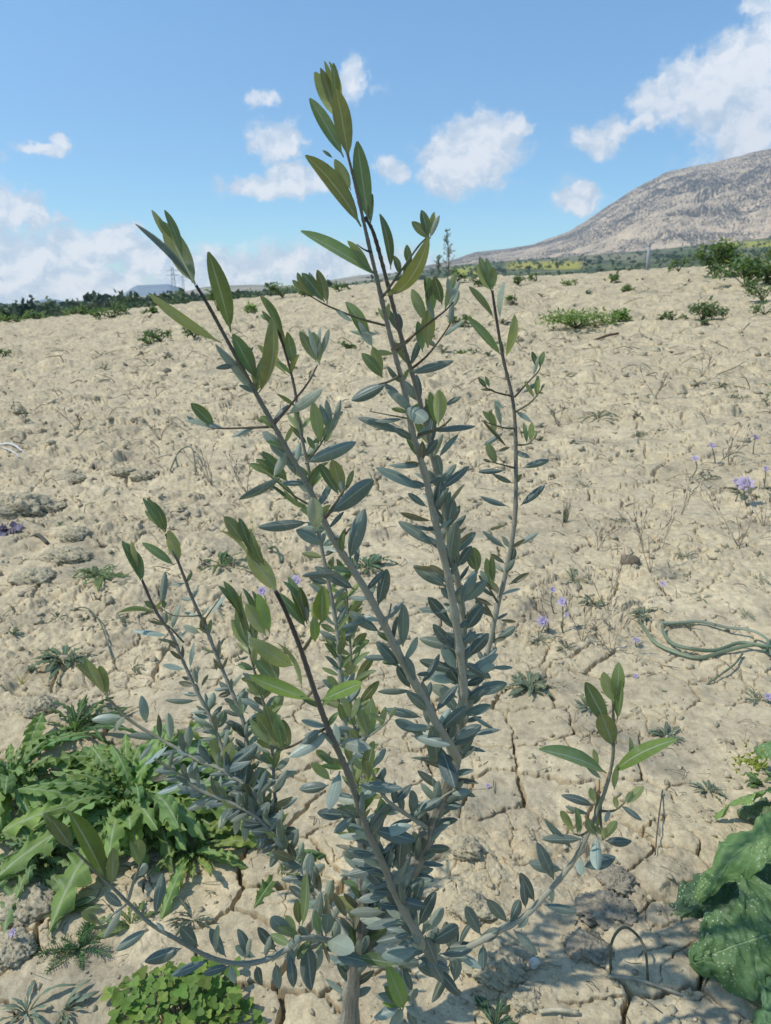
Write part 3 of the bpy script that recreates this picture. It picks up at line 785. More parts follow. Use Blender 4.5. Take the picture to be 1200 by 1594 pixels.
LV('s0', [(510,473,494,420,15,'y'),(505,470,470,425,18,'d'),(486,462,462,428,11,'y'),(474,455,455,436,9,'y'),(472,452,463,424,9,'d'),(500,468,481,424,10,'p'),(520,480,548,500,7,'p')])
LV('s8', [(334,665,297,628,21,'d'),(310,660,291,648,7,'p'),(350,667,290,655,8,'p'),(400,664,360,680,7,'p')])
LV('s9', [(497,568,487,517,20,'y'),(492,563,467,516,16,'y'),(495,560,499,508,8,'p'),(497,558,512,512,9,'p'),(494,560,480,512,8,'p')])
LV('L', [(304,443,252,345,32,'y',None,.01,.04),(300,440,211,348,8,'o'),(284,400,256,327,12,'d'),(272,385,236,327,11,'y'),(268,372,246,340,8,'d'),(359,517,324,392,27,'d',None,-.02,.05),(345,534,231,456,15,'y',None,-.01,-.04),
 (399,590,362,520,23,'d'),(403,612,424,494,19,'y',None,-.02,-.14),(399,605,336,536,12,'p'),(396,590,388,540,9,'y'),(398,612,352,560,9,'p'),(400,608,393,572,10,'y'),(397,600,410,555,10,'d'),
 (447,646,502,606,17,'p'),(434,672,405,648,13,'d'),(476,721,554,688,20,'o',None,-.02,.05),(438,742,372,778,14,'o'),(425,744,446,704,14,'p'),(442,700,408,672,22,'p'),(450,715,420,690,15,'o'),(460,740,445,700,16,'o'),
 (481,813,402,820,16,'o',None,-.02,.02),(503,848,461,825,20,'p'),(494,827,487,775,24,'p',None,-.03),(513,799,581,747,26,'o',None,-.02),(544,872,567,792,24,'o'),(530,893,470,897,10,'o'),(552,918,492,882,18,'o'),(568,921,598,888,10,'o'),(588,944,602,886,19,'o'),
 (591,984,543,952,17,'o'),(574,965,530,978,9,'o'),(627,1007,629,941,18,'o'),(608,998,627,1003,5,'p'),(611,1024,566,1023,9,'o'),(622,1040,586,999,17,'o'),(641,1075,588,1077,8,'o'),(640,1072,618,1038,14,'o'),
 (656,1117,598,1104,14,'o'),(663,1139,615,1121,17,'o'),(686,1137,726,1100,19,'o'),(678,1107,712,1067,14,'o'),(655,1065,684,1018,10,'o'),(648,1050,668,1048,12,'o'),(700,1161,749,1129,21,'o'),(706,1150,742,1136,12,'p'),(730,1145,778,1136,8,'o'),(772,1136,733,1110,5,'o'),
 (679,1190,671,1132,21,'o',None,-.03),(686,1160,708,1226,27,'o',None,-.03),(690,1190,675,1160,16,'p'),(660,1150,640,1130,14,'p'),(668,1130,660,1090,13,'p'),(640,1145,700,1160,16,'p',None,-.02)])
LV('s10', [(500,692,487,626,19,'y'),(505,690,516,655,14,'d'),(512,670,498,630,12,'p'),(520,660,530,622,9,'p'),(516,662,508,622,10,'p'),(524,650,534,640,8,'p'),(508,680,530,640,9,'p'),(490,700,478,680,13,'d')])
LV('s11', [(527,770,497,722,16,'d'),(533,774,517,716,21,'y'),(538,765,550,732,9,'y'),(535,770,528,735,8,'p'),(540,760,545,745,7,'p')])
LV('C1', [(438,525,405,460,12,'y'),(440,525,414,468,11,'d'),(436,522,424,478,10,'p'),(432,515,408,484,8,'d'),(459,574,447,517,16,'d'),(447,584,401,537,12,'y'),(444,545,432,500,10,'y'),(420,500,405,490,9,'d'),
 (425,740,388,722,12,'d'),(438,745,398,715,14,'d'),(448,750,408,703,16,'d'),(430,735,415,705,14,'y'),(470,792,398,728,5,'d'),(465,790,410,748,5,'d'),(440,760,470,790,7,'d'),(450,660,477,690,8,'d'),(470,690,458,640,10,'y'),(478,720,497,680,12,'y'),(470,700,430,715,8,'p'),
 (486,760,505,720,11,'y'),(487,770,462,745,12,'p'),(492,790,505,770,12,'p'),(496,840,470,820,12,'p'),(500,850,530,835,12,'p'),(505,860,540,850,8,'p')])
LV('F', [(432,922,385,860,32,'y',None,0,.03),(382,846,349,804,22,'y',.395),(392,862,372,806,14,'d',.397),(412,880,390,826,13,'d'),(390,872,342,826,6,'y'),(404,880,386,850,18,'y'),(456,1036,388,993,25,'y',None,-.02,-.16),(502,970,503,912,29,'g',.39),(490,1000,488,960,16,'g',.392),(492,975,487,938,13,'y'),
 (476,977,431,922,15,'d',.43),(474,975,449,898,15,'d',.43),(478,972,466,914,16,'d',.43),(472,972,440,905,9,'d',.43),(480,968,474,930,10,'p',.43),
 (488,1090,388,1052,22,'g',None,0,-.05),(499,1091,564,1062,22,'g',None,0,-.07),(385,1008,361,965,22,'y',.47),(414,990,383,940,24,'y',.46),(420,987,401,924,19,'g',.46),(434,1062,408,1016,21,'y',.45),(430,1062,398,1028,20,'d',.45),
 (388,1008,370,940,10,'d',.47),(380,965,340,912,10,'d',.47),(376,965,348,905,11,'d',.47),(372,960,357,912,9,'y',.47),(392,990,376,922,11,'y',.47),(398,985,378,916,10,'d',.47),(405,985,392,920,9,'d',.47),(395,1010,390,960,11,'y',.47),(470,1075,430,1000,7,'y',.43),
 (530,1157,577,1165,20,'p',None,-.02),(529,1200,512,1260,19,'p',None,-.03),(512,1222,466,1229,18,'o'),(557,1222,626,1226,17,'o'),(550,1271,519,1296,18,'o'),(542,1268,494,1265,19,'o'),(579,1291,646,1308,21,'o'),(510,1140,467,1172,18,'p'),(505,1150,450,1178,17,'p'),(500,1135,467,1160,15,'o'),
 (572,1219,569,1184,25,'y'),(568,1212,580,1160,20,'d',.46),(575,1148,579,1087,20,'d',.46),(568,1146,560,1110,15,'y',.46),(573,1145,588,1100,10,'y',.46),(516,1189,492,1168,16,'y'),(515,1215,485,1187,15,'y'),(520,1190,497,1172,12,'d'),(597,1279,592,1243,20,'d'),(590,1282,584,1260,15,'y'),(565,1200,548,1178,12,'y'),(545,1190,540,1160,12,'y'),
 (584,1330,538,1324,16,'o'),(588,1352,540,1362,16,'o'),(604,1385,570,1354,16,'o'),(606,1392,557,1402,14,'o'),(641,1452,586,1466,16,'o'),(626,1430,570,1444,11,'p'),(651,1478,594,1488,21,'p'),(641,1418,659,1368,14,'o'),(652,1441,678,1388,19,'o'),(663,1451,690,1413,16,'p'),(670,1467,713,1442,26,'o'),
 (661,1456,680,1501,21,'o'),(640,1440,655,1470,16,'p'),(672,1502,716,1550,17,'o'),(684,1485,735,1478,12,'o'),(706,1530,713,1492,15,'o'),(620,1400,663,1412,16,'o'),(610,1352,633,1312,17,'o'),(622,1354,625,1300,18,'o'),(600,1350,582,1300,14,'o'),(600,1375,645,1350,18,'p'),(628,1415,600,1382,15,'o'),(650,1455,620,1430,14,'o'),(590,1300,640,1285,16,'p'),
 (570,1290,600,1252,16,'o'),(580,1310,545,1300,12,'o'),(560,1340,590,1400,15,'o',.50),(600,1420,545,1420,15,'p',.50),(610,1440,560,1430,14,'p',.50),(660,1480,690,1530,18,'o'),(650,1490,700,1510,16,'o'),(655,1475,610,1500,16,'o',.51)])
LV('s16', [(430,1165,400,1115,16,'y'),(435,1165,412,1098,18,'y'),(440,1166,428,1108,16,'d'),(450,1165,440,1120,16,'y'),(425,1160,390,1135,10,'y'),(420,1160,388,1120,12,'y')])
LV('s17', [(575,1148,560,1104,16,'y'),(592,1136,600,1100,10,'y'),(606,1120,616,1100,8,'y'),(600,1125,575,1110,8,'y')])
LV('R', [(765,453,743,412,22,'y'),(765,452,746,400,12,'d'),(767,450,768,416,14,'y'),(766,450,757,402,12,'d'),(769,496,730,446,9,'y'),(779,498,785,438,9,'p'),(781,554,727,494,12,'d'),(787,556,801,490,14,'y',None,-.02,-.12),(785,550,776,525,5,'d'),
 (787,732,745,734,8,'o'),(813,728,855,716,11,'o'),(798,752,767,738,8,'o'),(800,754,812,738,17,'r'),(790,788,748,772,8,'o'),(810,787,848,755,12,'o'),(787,853,751,826,8,'o'),(803,850,838,829,8,'p'),(796,876,801,853,10,'o'),(787,878,763,862,7,'r'),(792,910,824,892,9,'r'),
 (773,994,802,975,14,'o'),(778,965,803,968,6,'r'),(760,1010,768,980,14,'r'),(798,810,792,802,8,'o'),(790,816,762,824,4,'r'),(767,943,738,930,8,'r'),(771,930,740,908,7,'o'),(800,700,818,712,8,'p'),(803,640,826,655,8,'p'),(770,920,745,895,7,'r'),(762,960,740,935,9,'o')])
LV('s18', [(758,602,744,588,7,'d'),(762,603,755,586,6,'d'),(770,608,748,606,4,'r')])
LV('s19', [(840,571,847,547,9,'d'),(836,572,828,547,8,'d'),(830,585,838,555,6,'p'),(812,612,838,595,7,'o')])
LV('s20', [(836,618,838,585,9,'d'),(832,620,816,594,6,'y'),(842,606,848,597,7,'y'),(838,612,846,612,5,'y')])
LV('s21', [(772,662,751,640,9,'d'),(772,674,762,640,11,'y'),(780,664,770,625,7,'p'),(784,636,770,624,8,'p')])
LV('s22', [(820,690,815,658,7,'d'),(826,688,828,657,10,'d'),(832,684,835,672,6,'y'),(790,698,752,655,5,'r'),(805,672,842,673,4,'r'),(785,672,752,693,8,'o'),(806,704,825,712,9,'p')])
LV('s23', [(773,723,757,689,22,'y'),(765,720,752,715,5,'r'),(795,696,776,702,6,'r')])
LV('s24', [(767,918,757,869,14,'d'),(768,910,766,864,11,'y'),(760,908,748,888,10,'p'),(743,893,737,852,18,'y',.60),(740,888,728,862,12,'d',.6)])
LV('RB', [(955,1164,936,1111,31,'y',None,-.01),(947,1130,911,1062,26,'d'),(954,1093,940,1046,23,'y'),(958,1087,963,1031,20,'d'),(961,1121,968,1060,12,'d'),(944,1204,839,1167,17,'d',None,-.02,.06),(955,1203,1054,1151,20,'g',None,-.03,.08),
 (980,1185,980,1147,8,'d'),(985,1184,997,1168,8,'d'),(918,1195,898,1168,13,'y'),(930,1195,924,1166,9,'y'),(936,1212,910,1190,8,'p'),(956,1230,961,1190,9,'y'),(905,1194,900,1180,8,'p'),
 (929,1354,929,1303,5,'p'),(929,1300,930,1354,18,'p',None,-.03),(942,1309,983,1309,17,'o'),(907,1306,844,1306,14,'o'),(892,1322,848,1275,9,'o'),(876,1355,824,1343,18,'o'),(862,1370,836,1312,18,'o'),(907,1350,958,1334,22,'o',None,.01),(903,1334,904,1362,20,'p',None,-.02),
 (832,1403,809,1359,18,'o'),(818,1413,813,1370,13,'o'),(847,1408,898,1420,13,'o'),(859,1408,860,1383,8,'p'),(793,1437,809,1401,18,'o'),(790,1435,758,1400,16,'o'),(799,1447,837,1486,14,'p'),(804,1445,822,1427,16,'p'),(749,1456,725,1411,18,'o'),(742,1467,776,1446,17,'o'),(752,1470,752,1512,15,'o'),
 (738,1470,700,1475,14,'o'),(715,1475,740,1430,8,'o'),(700,1480,694,1435,16,'o',.55),(710,1478,705,1520,16,'o'),(660,1500,620,1495,14,'o'),(700,1500,672,1560,14,'o'),(640,1505,600,1480,16,'d'),(620,1500,560,1490,18,'d',.50)])
LV('s27', [(894,1299,873,1262,12,'y'),(898,1298,896,1256,10,'d'),(902,1298,904,1282,12,'y')])
LV('s28', [(975,1252,1001,1224,15,'y'),(960,1260,957,1240,10,'y'),(966,1254,999,1277,9,'o'),(950,1260,942,1280,16,'p'),(972,1250,985,1232,9,'y')])
LV('s29', [(930,1302,913,1275,16,'y'),(939,1309,942,1288,12,'y'),(940,1308,960,1278,13,'y'),(937,1300,925,1285,8,'y'),(923,1254,874,1238,13,'o'),(918,1268,880,1255,8,'p'),(925,1250,919,1226,12,'y'),(930,1290,936,1240,12,'d',.54)])
LV('LB', [(164,1370,108,1264,27,'g',None,-.01,.03),(160,1366,104,1262,12,'d'),(113,1322,82,1278,25,'y'),(110,1322,68,1266,16,'y'),(174,1378,176,1320,18,'y'),(170,1376,163,1352,12,'d'),(192,1412,163,1388,20,'o'),(241,1426,253,1360,17,'o'),(230,1446,180,1480,15,'o'),(243,1436,256,1448,14,'p'),
 (282,1476,225,1497,20,'o'),(309,1473,281,1443,21,'o'),(324,1496,267,1518,13,'o'),(357,1504,315,1516,13,'o'),(193,1410,161,1460,11,'p'),(352,1490,327,1446,16,'o'),(337,1486,339,1440,8,'p'),(389,1492,370,1446,15,'o'),(380,1494,390,1461,8,'p'),(398,1490,366,1473,14,'p'),
 (430,1481,401,1444,15,'o'),(413,1490,421,1457,10,'p'),(358,1502,366,1531,17,'p'),(399,1504,409,1534,17,'o'),(429,1499,435,1540,15,'o'),(451,1486,457,1537,16,'o'),(455,1460,422,1428,23,'o'),(447,1478,466,1456,14,'p'),(460,1455,445,1425,14,'y'),
 (508,1463,551,1478,28,'p',None,-.03),(507,1457,511,1422,19,'o'),(500,1472,489,1514,17,'p'),(500,1463,474,1470,16,'o'),(478,1470,485,1542,26,'o',.50),(580,1500,524,1487,19,'o',.515),(470,1442,477,1360,14,'d',.51),(498,1455,490,1418,13,'d'),(500,1462,513,1500,5,'r'),
 (466,1440,462,1400,14,'y',.52),(478,1462,465,1445,16,'o'),(485,1450,500,1390,16,'o',.53),(470,1400,480,1360,14,'o',.54),(480,1400,450,1380,12,'o',.55),(520,1450,510,1400,10,'r',.53),(540,1430,520,1390,12,'r',.55),(550,1450,565,1405,12,'r',.55),(530,1440,500,1425,10,'r',.55)])
LV('s25', [(219,1345,214,1307,21,'y'),(215,1345,202,1310,12,'d'),(213,1365,228,1345,12,'p')])
LV('s26', [(156,1440,127,1420,18,'y'),(152,1435,140,1424,14,'y')])
LV('BL2', [(256,829,222,776,11,'d'),(257,828,229,775,10,'y'),(258,828,240,782,11,'d'),(254,825,226,795,10,'y'),(279,877,262,826,19,'y'),(271,880,221,845,14,'d'),(316,985,316,960,14,'r'),(337,1044,336,1030,16,'r'),(312,986,285,974,13,'p'),(320,960,350,928,7,'p'),(340,1028,342,995,6,'r'),(362,1078,340,1084,12,'r'),(364,1083,404,1100,10,'o'),(372,1078,386,1080,6,'p'),
 (366,1085,386,1078,8,'p'),(379,1110,384,1079,9,'p'),(381,1140,388,1120,11,'o'),(384,1142,410,1128,8,'o'),(380,1145,395,1182,11,'r'),(384,1150,366,1130,9,'r'),(386,1160,403,1143,9,'p'),(384,1165,410,1185,7,'p'),(383,1140,360,1130,10,'r')])
LV('BL1', [(219,903,209,857,19,'y'),(218,903,190,842,13,'d'),(215,895,198,845,10,'d'),(214,890,204,842,9,'y'),(222,904,213,862,12,'d'),(246,958,186,953,7,'y'),(246,950,225,936,9,'y'),(252,944,257,890,9,'p'),(256,948,253,932,6,'d'),(268,980,282,938,9,'p'),(262,990,207,981,7,'p'),(272,998,276,998,14,'r'),(280,1010,262,998,14,'r'),
 (296,1040,302,1000,7,'p'),(289,1042,253,1035,9,'p'),(308,1065,301,1042,14,'p'),(304,1068,278,1062,9,'r'),(313,1070,324,1050,5,'r'),(306,1090,257,1090,7,'p'),(326,1105,333,1078,13,'p'),(331,1115,352,1110,10,'r'),(329,1130,300,1138,6,'r'),(338,1135,350,1108,14,'p'),(340,1145,316,1130,9,'p')])
LV('BC', [(164,1083,118,1033,11,'y'),(160,1078,130,1020,10,'d'),(167,1084,155,1036,15,'y'),(163,1082,137,1028,10,'y'),(194,1117,143,1121,15,'p'),(176,1140,194,1116,8,'p'),(227,1125,220,1083,14,'p'),(250,1150,246,1112,8,'r'),(265,1155,262,1110,13,'p'),(291,1170,295,1130,13,'p'),(244,1150,200,1144,11,'p'),(240,1155,215,1185,7,'p'),(262,1160,225,1190,8,'p'),(300,1178,275,1168,18,'p'),
 (286,1172,284,1150,9,'o'),(300,1180,303,1222,16,'p'),(330,1190,310,1160,12,'o'),(345,1200,362,1155,18,'y'),(340,1195,330,1150,14,'y'),(350,1200,400,1160,22,'o'),(345,1202,390,1185,14,'o'),(365,1215,350,1180,12,'o'),(380,1225,385,1190,13,'o'),(400,1240,415,1200,12,'o'),(390,1230,430,1215,12,'o'),(395,1250,378,1220,20,'r'),(410,1270,455,1240,12,'r'),(400,1245,440,1260,10,'r'),
 (420,1290,395,1255,16,'o'),(430,1300,460,1290,14,'o'),(440,1310,420,1350,14,'o'),(436,1305,400,1330,18,'r'),(425,1290,440,1330,16,'o'),(470,1350,440,1345,12,'o'),(480,1365,505,1345,12,'o')])
LV('BD', [(311,1230,276,1222,12,'p'),(290,1215,245,1235,9,'p'),(270,1200,235,1215,12,'r'),(330,1240,290,1260,14,'p'),(355,1250,330,1215,15,'y'),(345,1245,322,1225,14,'y'),(360,1252,340,1290,12,'p'),(370,1258,366,1300,12,'p'),(385,1265,380,1310,14,'p'),(390,1268,360,1265,14,'p'),(395,1270,420,1250,14,'o'),(405,1280,440,1268,12,'o'),(420,1295,400,1320,18,'o'),(260,1192,285,1178,9,'p'),
 (375,1262,350,1275,20,'y'),(372,1258,345,1245,16,'y')])
LV('C2', [(387,1008,375,975,14,'y'),(390,1010,395,970,10,'p'),(405,1075,385,1050,16,'y'),(410,1090,425,1055,16,'y'),(415,1100,395,1085,14,'r'),(418,1120,440,1080,16,'y'),(420,1140,400,1110,20,'y'),(424,1160,408,1120,20,'d'),(424,1170,447,1140,14,'y'),(426,1190,405,1175,11,'p'),(428,1200,450,1180,11,'p')])
LV('C3', [(538,908,524,870,12,'d'),(540,908,548,868,10,'y'),(542,950,522,925,14,'y'),(545,960,565,930,8,'d'),(546,1000,524,975,15,'d'),(548,1010,570,985,13,'y'),(552,1050,530,1020,15,'y'),(553,1060,582,1020,13,'y'),(555,1090,530,1060,16,'d'),(557,1100,590,1060,14,'y'),(558,1120,584,1098,16,'r'),(560,1150,595,1125,12,'p'),(560,1170,530,1140,14,'d')])
LV('s33', [(628,1570,601,1500,25,'g'),(622,1562,598,1535,16,'d'),(625,1572,606,1545,12,'y'),(620,1566,595,1562,10,'g'),(622,1568,582,1584,17,'p'),(628,1570,605,1600,20,'p'),(630,1566,655,1582,15,'p'),(630,1560,650,1540,12,'p'),(625,1560,590,1580,14,'o'),(628,1555,585,1550,14,'p'),(634,1570,648,1600,14,'o')])
LV('s34', [(700,1234,733,1232,18,'p'),(690,1240,655,1262,16,'o'),(712,1228,740,1240,8,'r'),(650,1262,640,1230,14,'o'),(705,1232,722,1215,8,'r')])
LV('T2', [(640,1350,600,1325,16,'o'),(650,1330,620,1290,15,'o'),(675,1270,690,1236,16,'o'),(660,1300,700,1280,16,'p'),(668,1285,640,1262,14,'p'),(700,1215,745,1220,8,'r'),(690,1230,650,1200,12,'o'),(700,1180,670,1168,6,'p'),(700,1190,640,1180,6,'p'),(610,1405,560,1370,15,'o'),(600,1420,640,1395,16,'o'),(590,1440,575,1390,12,'o'),(712,1160,756,1170,6,'o'),(700,1200,655,1180,8,'r')])
LV('C4', [(600,1240,590,1205,12,'o'),(610,1252,640,1222,14,'o'),(625,1264,590,1262,12,'p'),(640,1275,670,1245,14,'p'),(580,1195,600,1165,11,'p'),(570,1175,548,1150,12,'y'),(562,1155,580,1120,12,'y'),(546,1120,535,1085,10,'y'),(547,1120,560,1085,10,'d')])
# pairs of leaves where the photo shows only a dense tangle
def dress(br, t0, t1, step, ln, wd, kinds, seed, spread=(40, 75)):
    st = S[br]; r = random.Random(seed)
    L = t0 * st.len; k = 0
    while L < t1 * st.len:
        (u, v, Y), an = st.at(L / st.len)
        for sg in (1, -1):
            a = an + sg * R_(r.uniform(*spread)) * (1 if k % 2 == 0 else r.uniform(.2, .9))
            l = ln * r.uniform(.7, 1.15)
            wv = wd * r.uniform(.6, 1.15)
            add_leaf(br, u, v, u + math.cos(a) * l, v - math.sin(a) * l, wv, r.choice(kinds), Y, r.uniform(-.5, .5) * l * Y / 1000 * (1.6 if k % 2 else .8))
        L += step * r.uniform(.8, 1.2); k += 1
dress('C1', 0.02, 0.50, 24, 40, 11, 'ppoody', 1)
dress('C3', 0.05, 0.9, 24, 36, 10, 'ydydo', 2)
dress('C2', 0.02, 0.95, 24, 34, 10, 'ypyod', 3)
dress('BL1', 0.12, 0.5, 20, 34, 9, 'pppor', 4)
dress('BL2', 0.12, 0.45, 22, 34, 9, 'pppoo', 5)
dress('BC', 0.15, 0.55, 17, 38, 13, 'oopor', 6)
dress('BD', 0.0, 0.7, 22, 34, 11, 'ppoo', 7)
dress('C4', 0.1, 0.95, 22, 36, 12, 'oopy', 8)
dress('T2', 0.15, 0.72, 24, 46, 15, 'ooop', 9)
dress('F', 0.05, 0.42, 26, 46, 15, 'oop', 10)
dress('M2', 0.03, 0.30, 34, 44, 14, 'oop', 11)
dress('M2', 0.35, 0.80, 60, 44, 12, 'ooy', 12, (15, 40))
dress('M', 0.00, 0.14, 26, 46, 16, 'oop', 13)
dress('trunk', 0.35, 0.98, 26, 40, 12, 'oorp', 14)
dress('C1', 0.5, 0.95, 44, 34, 9, 'yypd', 15)
dress('RB', 0.08, 0.22, 22, 44, 15, 'oop', 16)
dress('L', 0.0, 0.12, 26, 46, 15, 'oop', 17)
dress('LB', 0.0, 0.20, 20, 38, 14, 'oopd', 18)
dress('BL1', 0.5, 0.92, 30, 24, 6, 'ppyr', 19)
dress('BL2', 0.5, 0.9, 32, 26, 6, 'ppyr', 20)

dress('L', 0.12, 0.62, 40, 40, 10, 'oopd', 31)
dress('R', 0.0, 0.42, 34, 30, 8, 'oopr', 47)
dress('M', 0.14, 0.50, 38, 38, 10, 'oopr', 32)
dress('M', 0.50, 0.70, 44, 32, 8, 'ypdo', 38)
dress('L', 0.62, 0.84, 44, 34, 10, 'ypdo', 39)
dress('M2', 0.05, 0.5, 36, 38, 10, 'oop', 33)
dress('F', 0.42, 0.72, 34, 38, 12, 'ydgp', 34)
dress('C3', 0.1, 1.0, 22, 36, 10, 'ydyg', 35)
dress('C2', 0.3, 1.0, 24, 34, 11, 'ydyp', 36)
dress('C1', 0.25, 0.75, 30, 34, 10, 'ydpo', 37)
dress('trunk', 0.3, 0.98, 22, 44, 12, 'odpy', 40)
dress('T2', 0.1, 0.9, 24, 40, 11, 'oop', 41)
dress('F', 0.02, 0.45, 24, 42, 12, 'oopp', 42)
dress('BD', 0.1, 0.9, 16, 30, 9, 'ppoo', 43)
dress('BC', 0.1, 0.75, 18, 32, 9, 'ppoo', 44)
dress('BL1', 0.1, 0.5, 18, 30, 8, 'ppoo', 45)
dress('BL2', 0.1, 0.5, 18, 30, 8, 'ppoo', 46)
root_px = gp(543, 1665)
base0 = Vector(S['trunk'].pts[0][:3])
sap = empty('olive_sapling', (base0.x, base0.y, zground(base0.x, base0.y)), 'young olive sapling with grey-green leaves standing in the foreground on cracked soil', 'sapling')
# carry the trunk into the soil
t0 = S['trunk'].pts[0]
S['trunk'].pts = [(t0[0] - .001, t0[1], zground(t0[0], t0[1]) - 0.03, t0[3] * 1.25), (t0[0], t0[1], zground(t0[0], t0[1]) + .02, t0[3] * 1.08)] + S['trunk'].pts[1:]
S['trunk'].mat = M_TRUNK; S['T2'].mat = M_TRUNK
objs = {}
for k in S:
    nm = 'trunk' if k == 'trunk' else ('twig' if k[0] == 's' and k[1:].isdigit() else 'branch')
    if nm == 'twig':
        par = objs[SH[int(k[1:])][0]]
        objs[k] = S[k].build(nm, par)
    else:
        objs[k] = S[k].build(nm, sap)
print('leaves', len(LEAVES))
rank = sorted(range(len(LEAVES)), key=lambda i: -LEAVES[i][0])
big = set(rank[:100])
rest = MB()
for i, (ar, br, spec) in enumerate(LEAVES):
    st = S[br]
    if i in big:
        mb = MB(); leaf_geo(mb, st, spec, i)
        par = br
        if par[0] == 's' and par[1:].isdigit(): par = SH[int(par[1:])][0]
        mb.build('leaf', M_OLIVE, objs[par])
    else:
        leaf_geo(rest, st, spec, i)
fo = rest.build('foliage', M_OLIVE, sap)
fo['kind'] = 'stuff'
# ---------------------------------------------------------------- weeds and small things on the soil
def npar(base, t, k):
    return Vector(base) + Vector(t) * k
def rosette(u, v, wpx, n, label, cat='weed', name='rosette_weed', group=None, prof='spat', lobes=6, asp=0.28, el=(5, 55), c=(0.07, 0.13, 0.03), c2=(0.12, 0.17, 0.07),
            mat=None, ruffle=0.18, bend=0.14, seed=0, segs=14, jit=0.3, az=(0, 360), fold=0.25, hscale=1.0, soft=False, inner=True, parts=False, lift=0.0, cjit=.25):
    r = random.Random(seed * 97 + int(u * 3 + v))
    p = gp(u, v); m = (p - CAM).dot(FW) / FPX
    Rr = wpx * 0.5 * m
    mb = MB()
    for i in range(n):
        k = i / max(1, n - 1)              # 0 outer, 1 inner
        a = R_(r.uniform(*az))
        e = R_(el[0] + (el[1] - el[0]) * (k ** 1.3 if inner else r.random()) + r.uniform(-6, 6))
        L = Rr * (1.0 - 0.5 * k * inner) * r.uniform(1 - jit, 1 + jit * .35)
        d = Vector((math.cos(a) * math.cos(e), math.sin(a) * math.cos(e), math.sin(e) * hscale)).normalized()
        b = p + Vector((d.x, d.y, 0)) * Rr * 0.04 + Vector((0, 0, -0.003 + lift))
        tip = b + d * L
        zt = zground(tip.x, tip.y)
        if tip.z < zt + 0.004: tip.z = zt + 0.004 + r.random() * .006
        S_ = d.cross(Vector((0, 0, 1)))
        nn = S_.cross(d) + S_ * r.uniform(-.45, .45)
        f = r.uniform(1 - cjit, 1 + cjit); h = r.uniform(-.12, .12)
        cc = (c[0] * f * (1 + h), c[1] * f, c[2] * f * (1 - h)); cu = (c2[0] * f, c2[1] * f, c2[2] * f)
        W = L * asp * r.uniform(.8, 1.2)
        leaf(mb, b, tip, W, nn, cc, cu, bend=bend * r.uniform(.4, 1.5), fold=fold * r.uniform(.3, 1.6), segs=segs, prof=prof, ruffle=ruffle * r.uniform(.5, 1.4),
             lobes=lobes + (r.randint(-1, 1) if lobes > 2 else 0), across=6 if ruffle > .1 and wpx > 60 else 4, twist=r.uniform(-.7, .7), seed=i + seed * 100, soft=(group == 'leafy weeds at the lower left'))
    o = mb.build(name, mat or M_WEED, origin=p)
    return tag(o, label, cat, group)
GR = ((0.23, 0.35, 0.10), (0.15, 0.21, 0.09))
GR2 = ((0.19, 0.29, 0.12), (0.12, 0.18, 0.10))
SV = ((0.15, 0.185, 0.115), (0.24, 0.27, 0.20))
DK = ((0.05, 0.095, 0.03), (0.09, 0.13, 0.05))
# big leafy weeds, lower left
G1 = 'leafy weeds at the lower left'
rosette(208, 1268, 400, 190, 'broad bright green weed with wavy lobed leaves, largest leafy clump at lower left', 'leafy weed', 'leafy_weed', G1, lobes=8, asp=0.215, el=(3, 55), c=GR[0], c2=GR[1], ruffle=.26, seed=1, jit=.6, segs=42)
rosette(22, 1232, 300, 80, 'green lobed weed at the left edge, above the brown clod', 'leafy weed', 'leafy_weed', G1, lobes=7, asp=0.22, el=(8, 52), c=(0.20, 0.32, 0.10), c2=GR[1], ruffle=.26, seed=2, jit=.6, segs=42)
rosette(60, 1345, 240, 56, 'blue-green lobed weed leaning over the brown clod at the left edge', 'leafy weed', 'leafy_weed', G1, lobes=7, asp=0.20, el=(8, 50), c=GR2[0], c2=GR2[1], ruffle=.26, seed=3, jit=.6, segs=42)
rosette(300, 1330, 240, 44, 'yellow-green lobed weed with a pale thick midrib right of the leafy clump', 'leafy weed', 'leafy_weed', G1, lobes=7, asp=0.21, el=(3, 45), c=(0.24, 0.33, 0.09), c2=GR[1], ruffle=.26, seed=4, jit=.6, segs=42)
rosette(440, 1345, 170, 12, 'small lobed green weed partly behind the low olive leaves', 'leafy weed', 'leafy_weed', G1, lobes=6, asp=0.28, el=(5, 40), c=(0.11, 0.19, 0.06), c2=GR[1], ruffle=.3, seed=5, segs=24)
rosette(205, 1445, 130, 9, 'few yellowing lobed leaves lying under the lowest left olive branch', 'leafy weed', 'leafy_weed', G1, lobes=6, asp=0.26, el=(2, 30), c=(0.16, 0.22, 0.07), c2=GR[1], ruffle=.3, seed=6, segs=24)
rosette(118, 1148, 190, 30, 'fine dark green weed behind the large leafy clump', 'leafy weed', 'leafy_weed', G1, lobes=8, asp=0.15, el=(8, 60), c=(0.07, 0.14, 0.04), c2=GR[1], ruffle=.3, seed=7)
rosette(155, 908, 100, 34, 'flat pale green rosette on bare clay beside the left olive twigs', 'weed', lobes=6, asp=.20, el=(2, 35), c=(0.15, 0.22, 0.09), c2=GR[1], ruffle=.3, seed=8, segs=16)
rosette(345, 884, 110, 22, 'small dark green rosette behind the two left olive twigs', 'weed', lobes=5, asp=.16, el=(3, 35), c=(0.06, 0.125, 0.035), c2=GR[1], ruffle=.2, seed=9)
rosette(100, 1040, 120, 34, 'feathery grey-green rosette above the leafy clump at left', 'weed', lobes=7, asp=.2, el=(3, 40), c=(0.10, 0.15, 0.08), c2=SV[1], mat=M_SILV, ruffle=.3, seed=10)
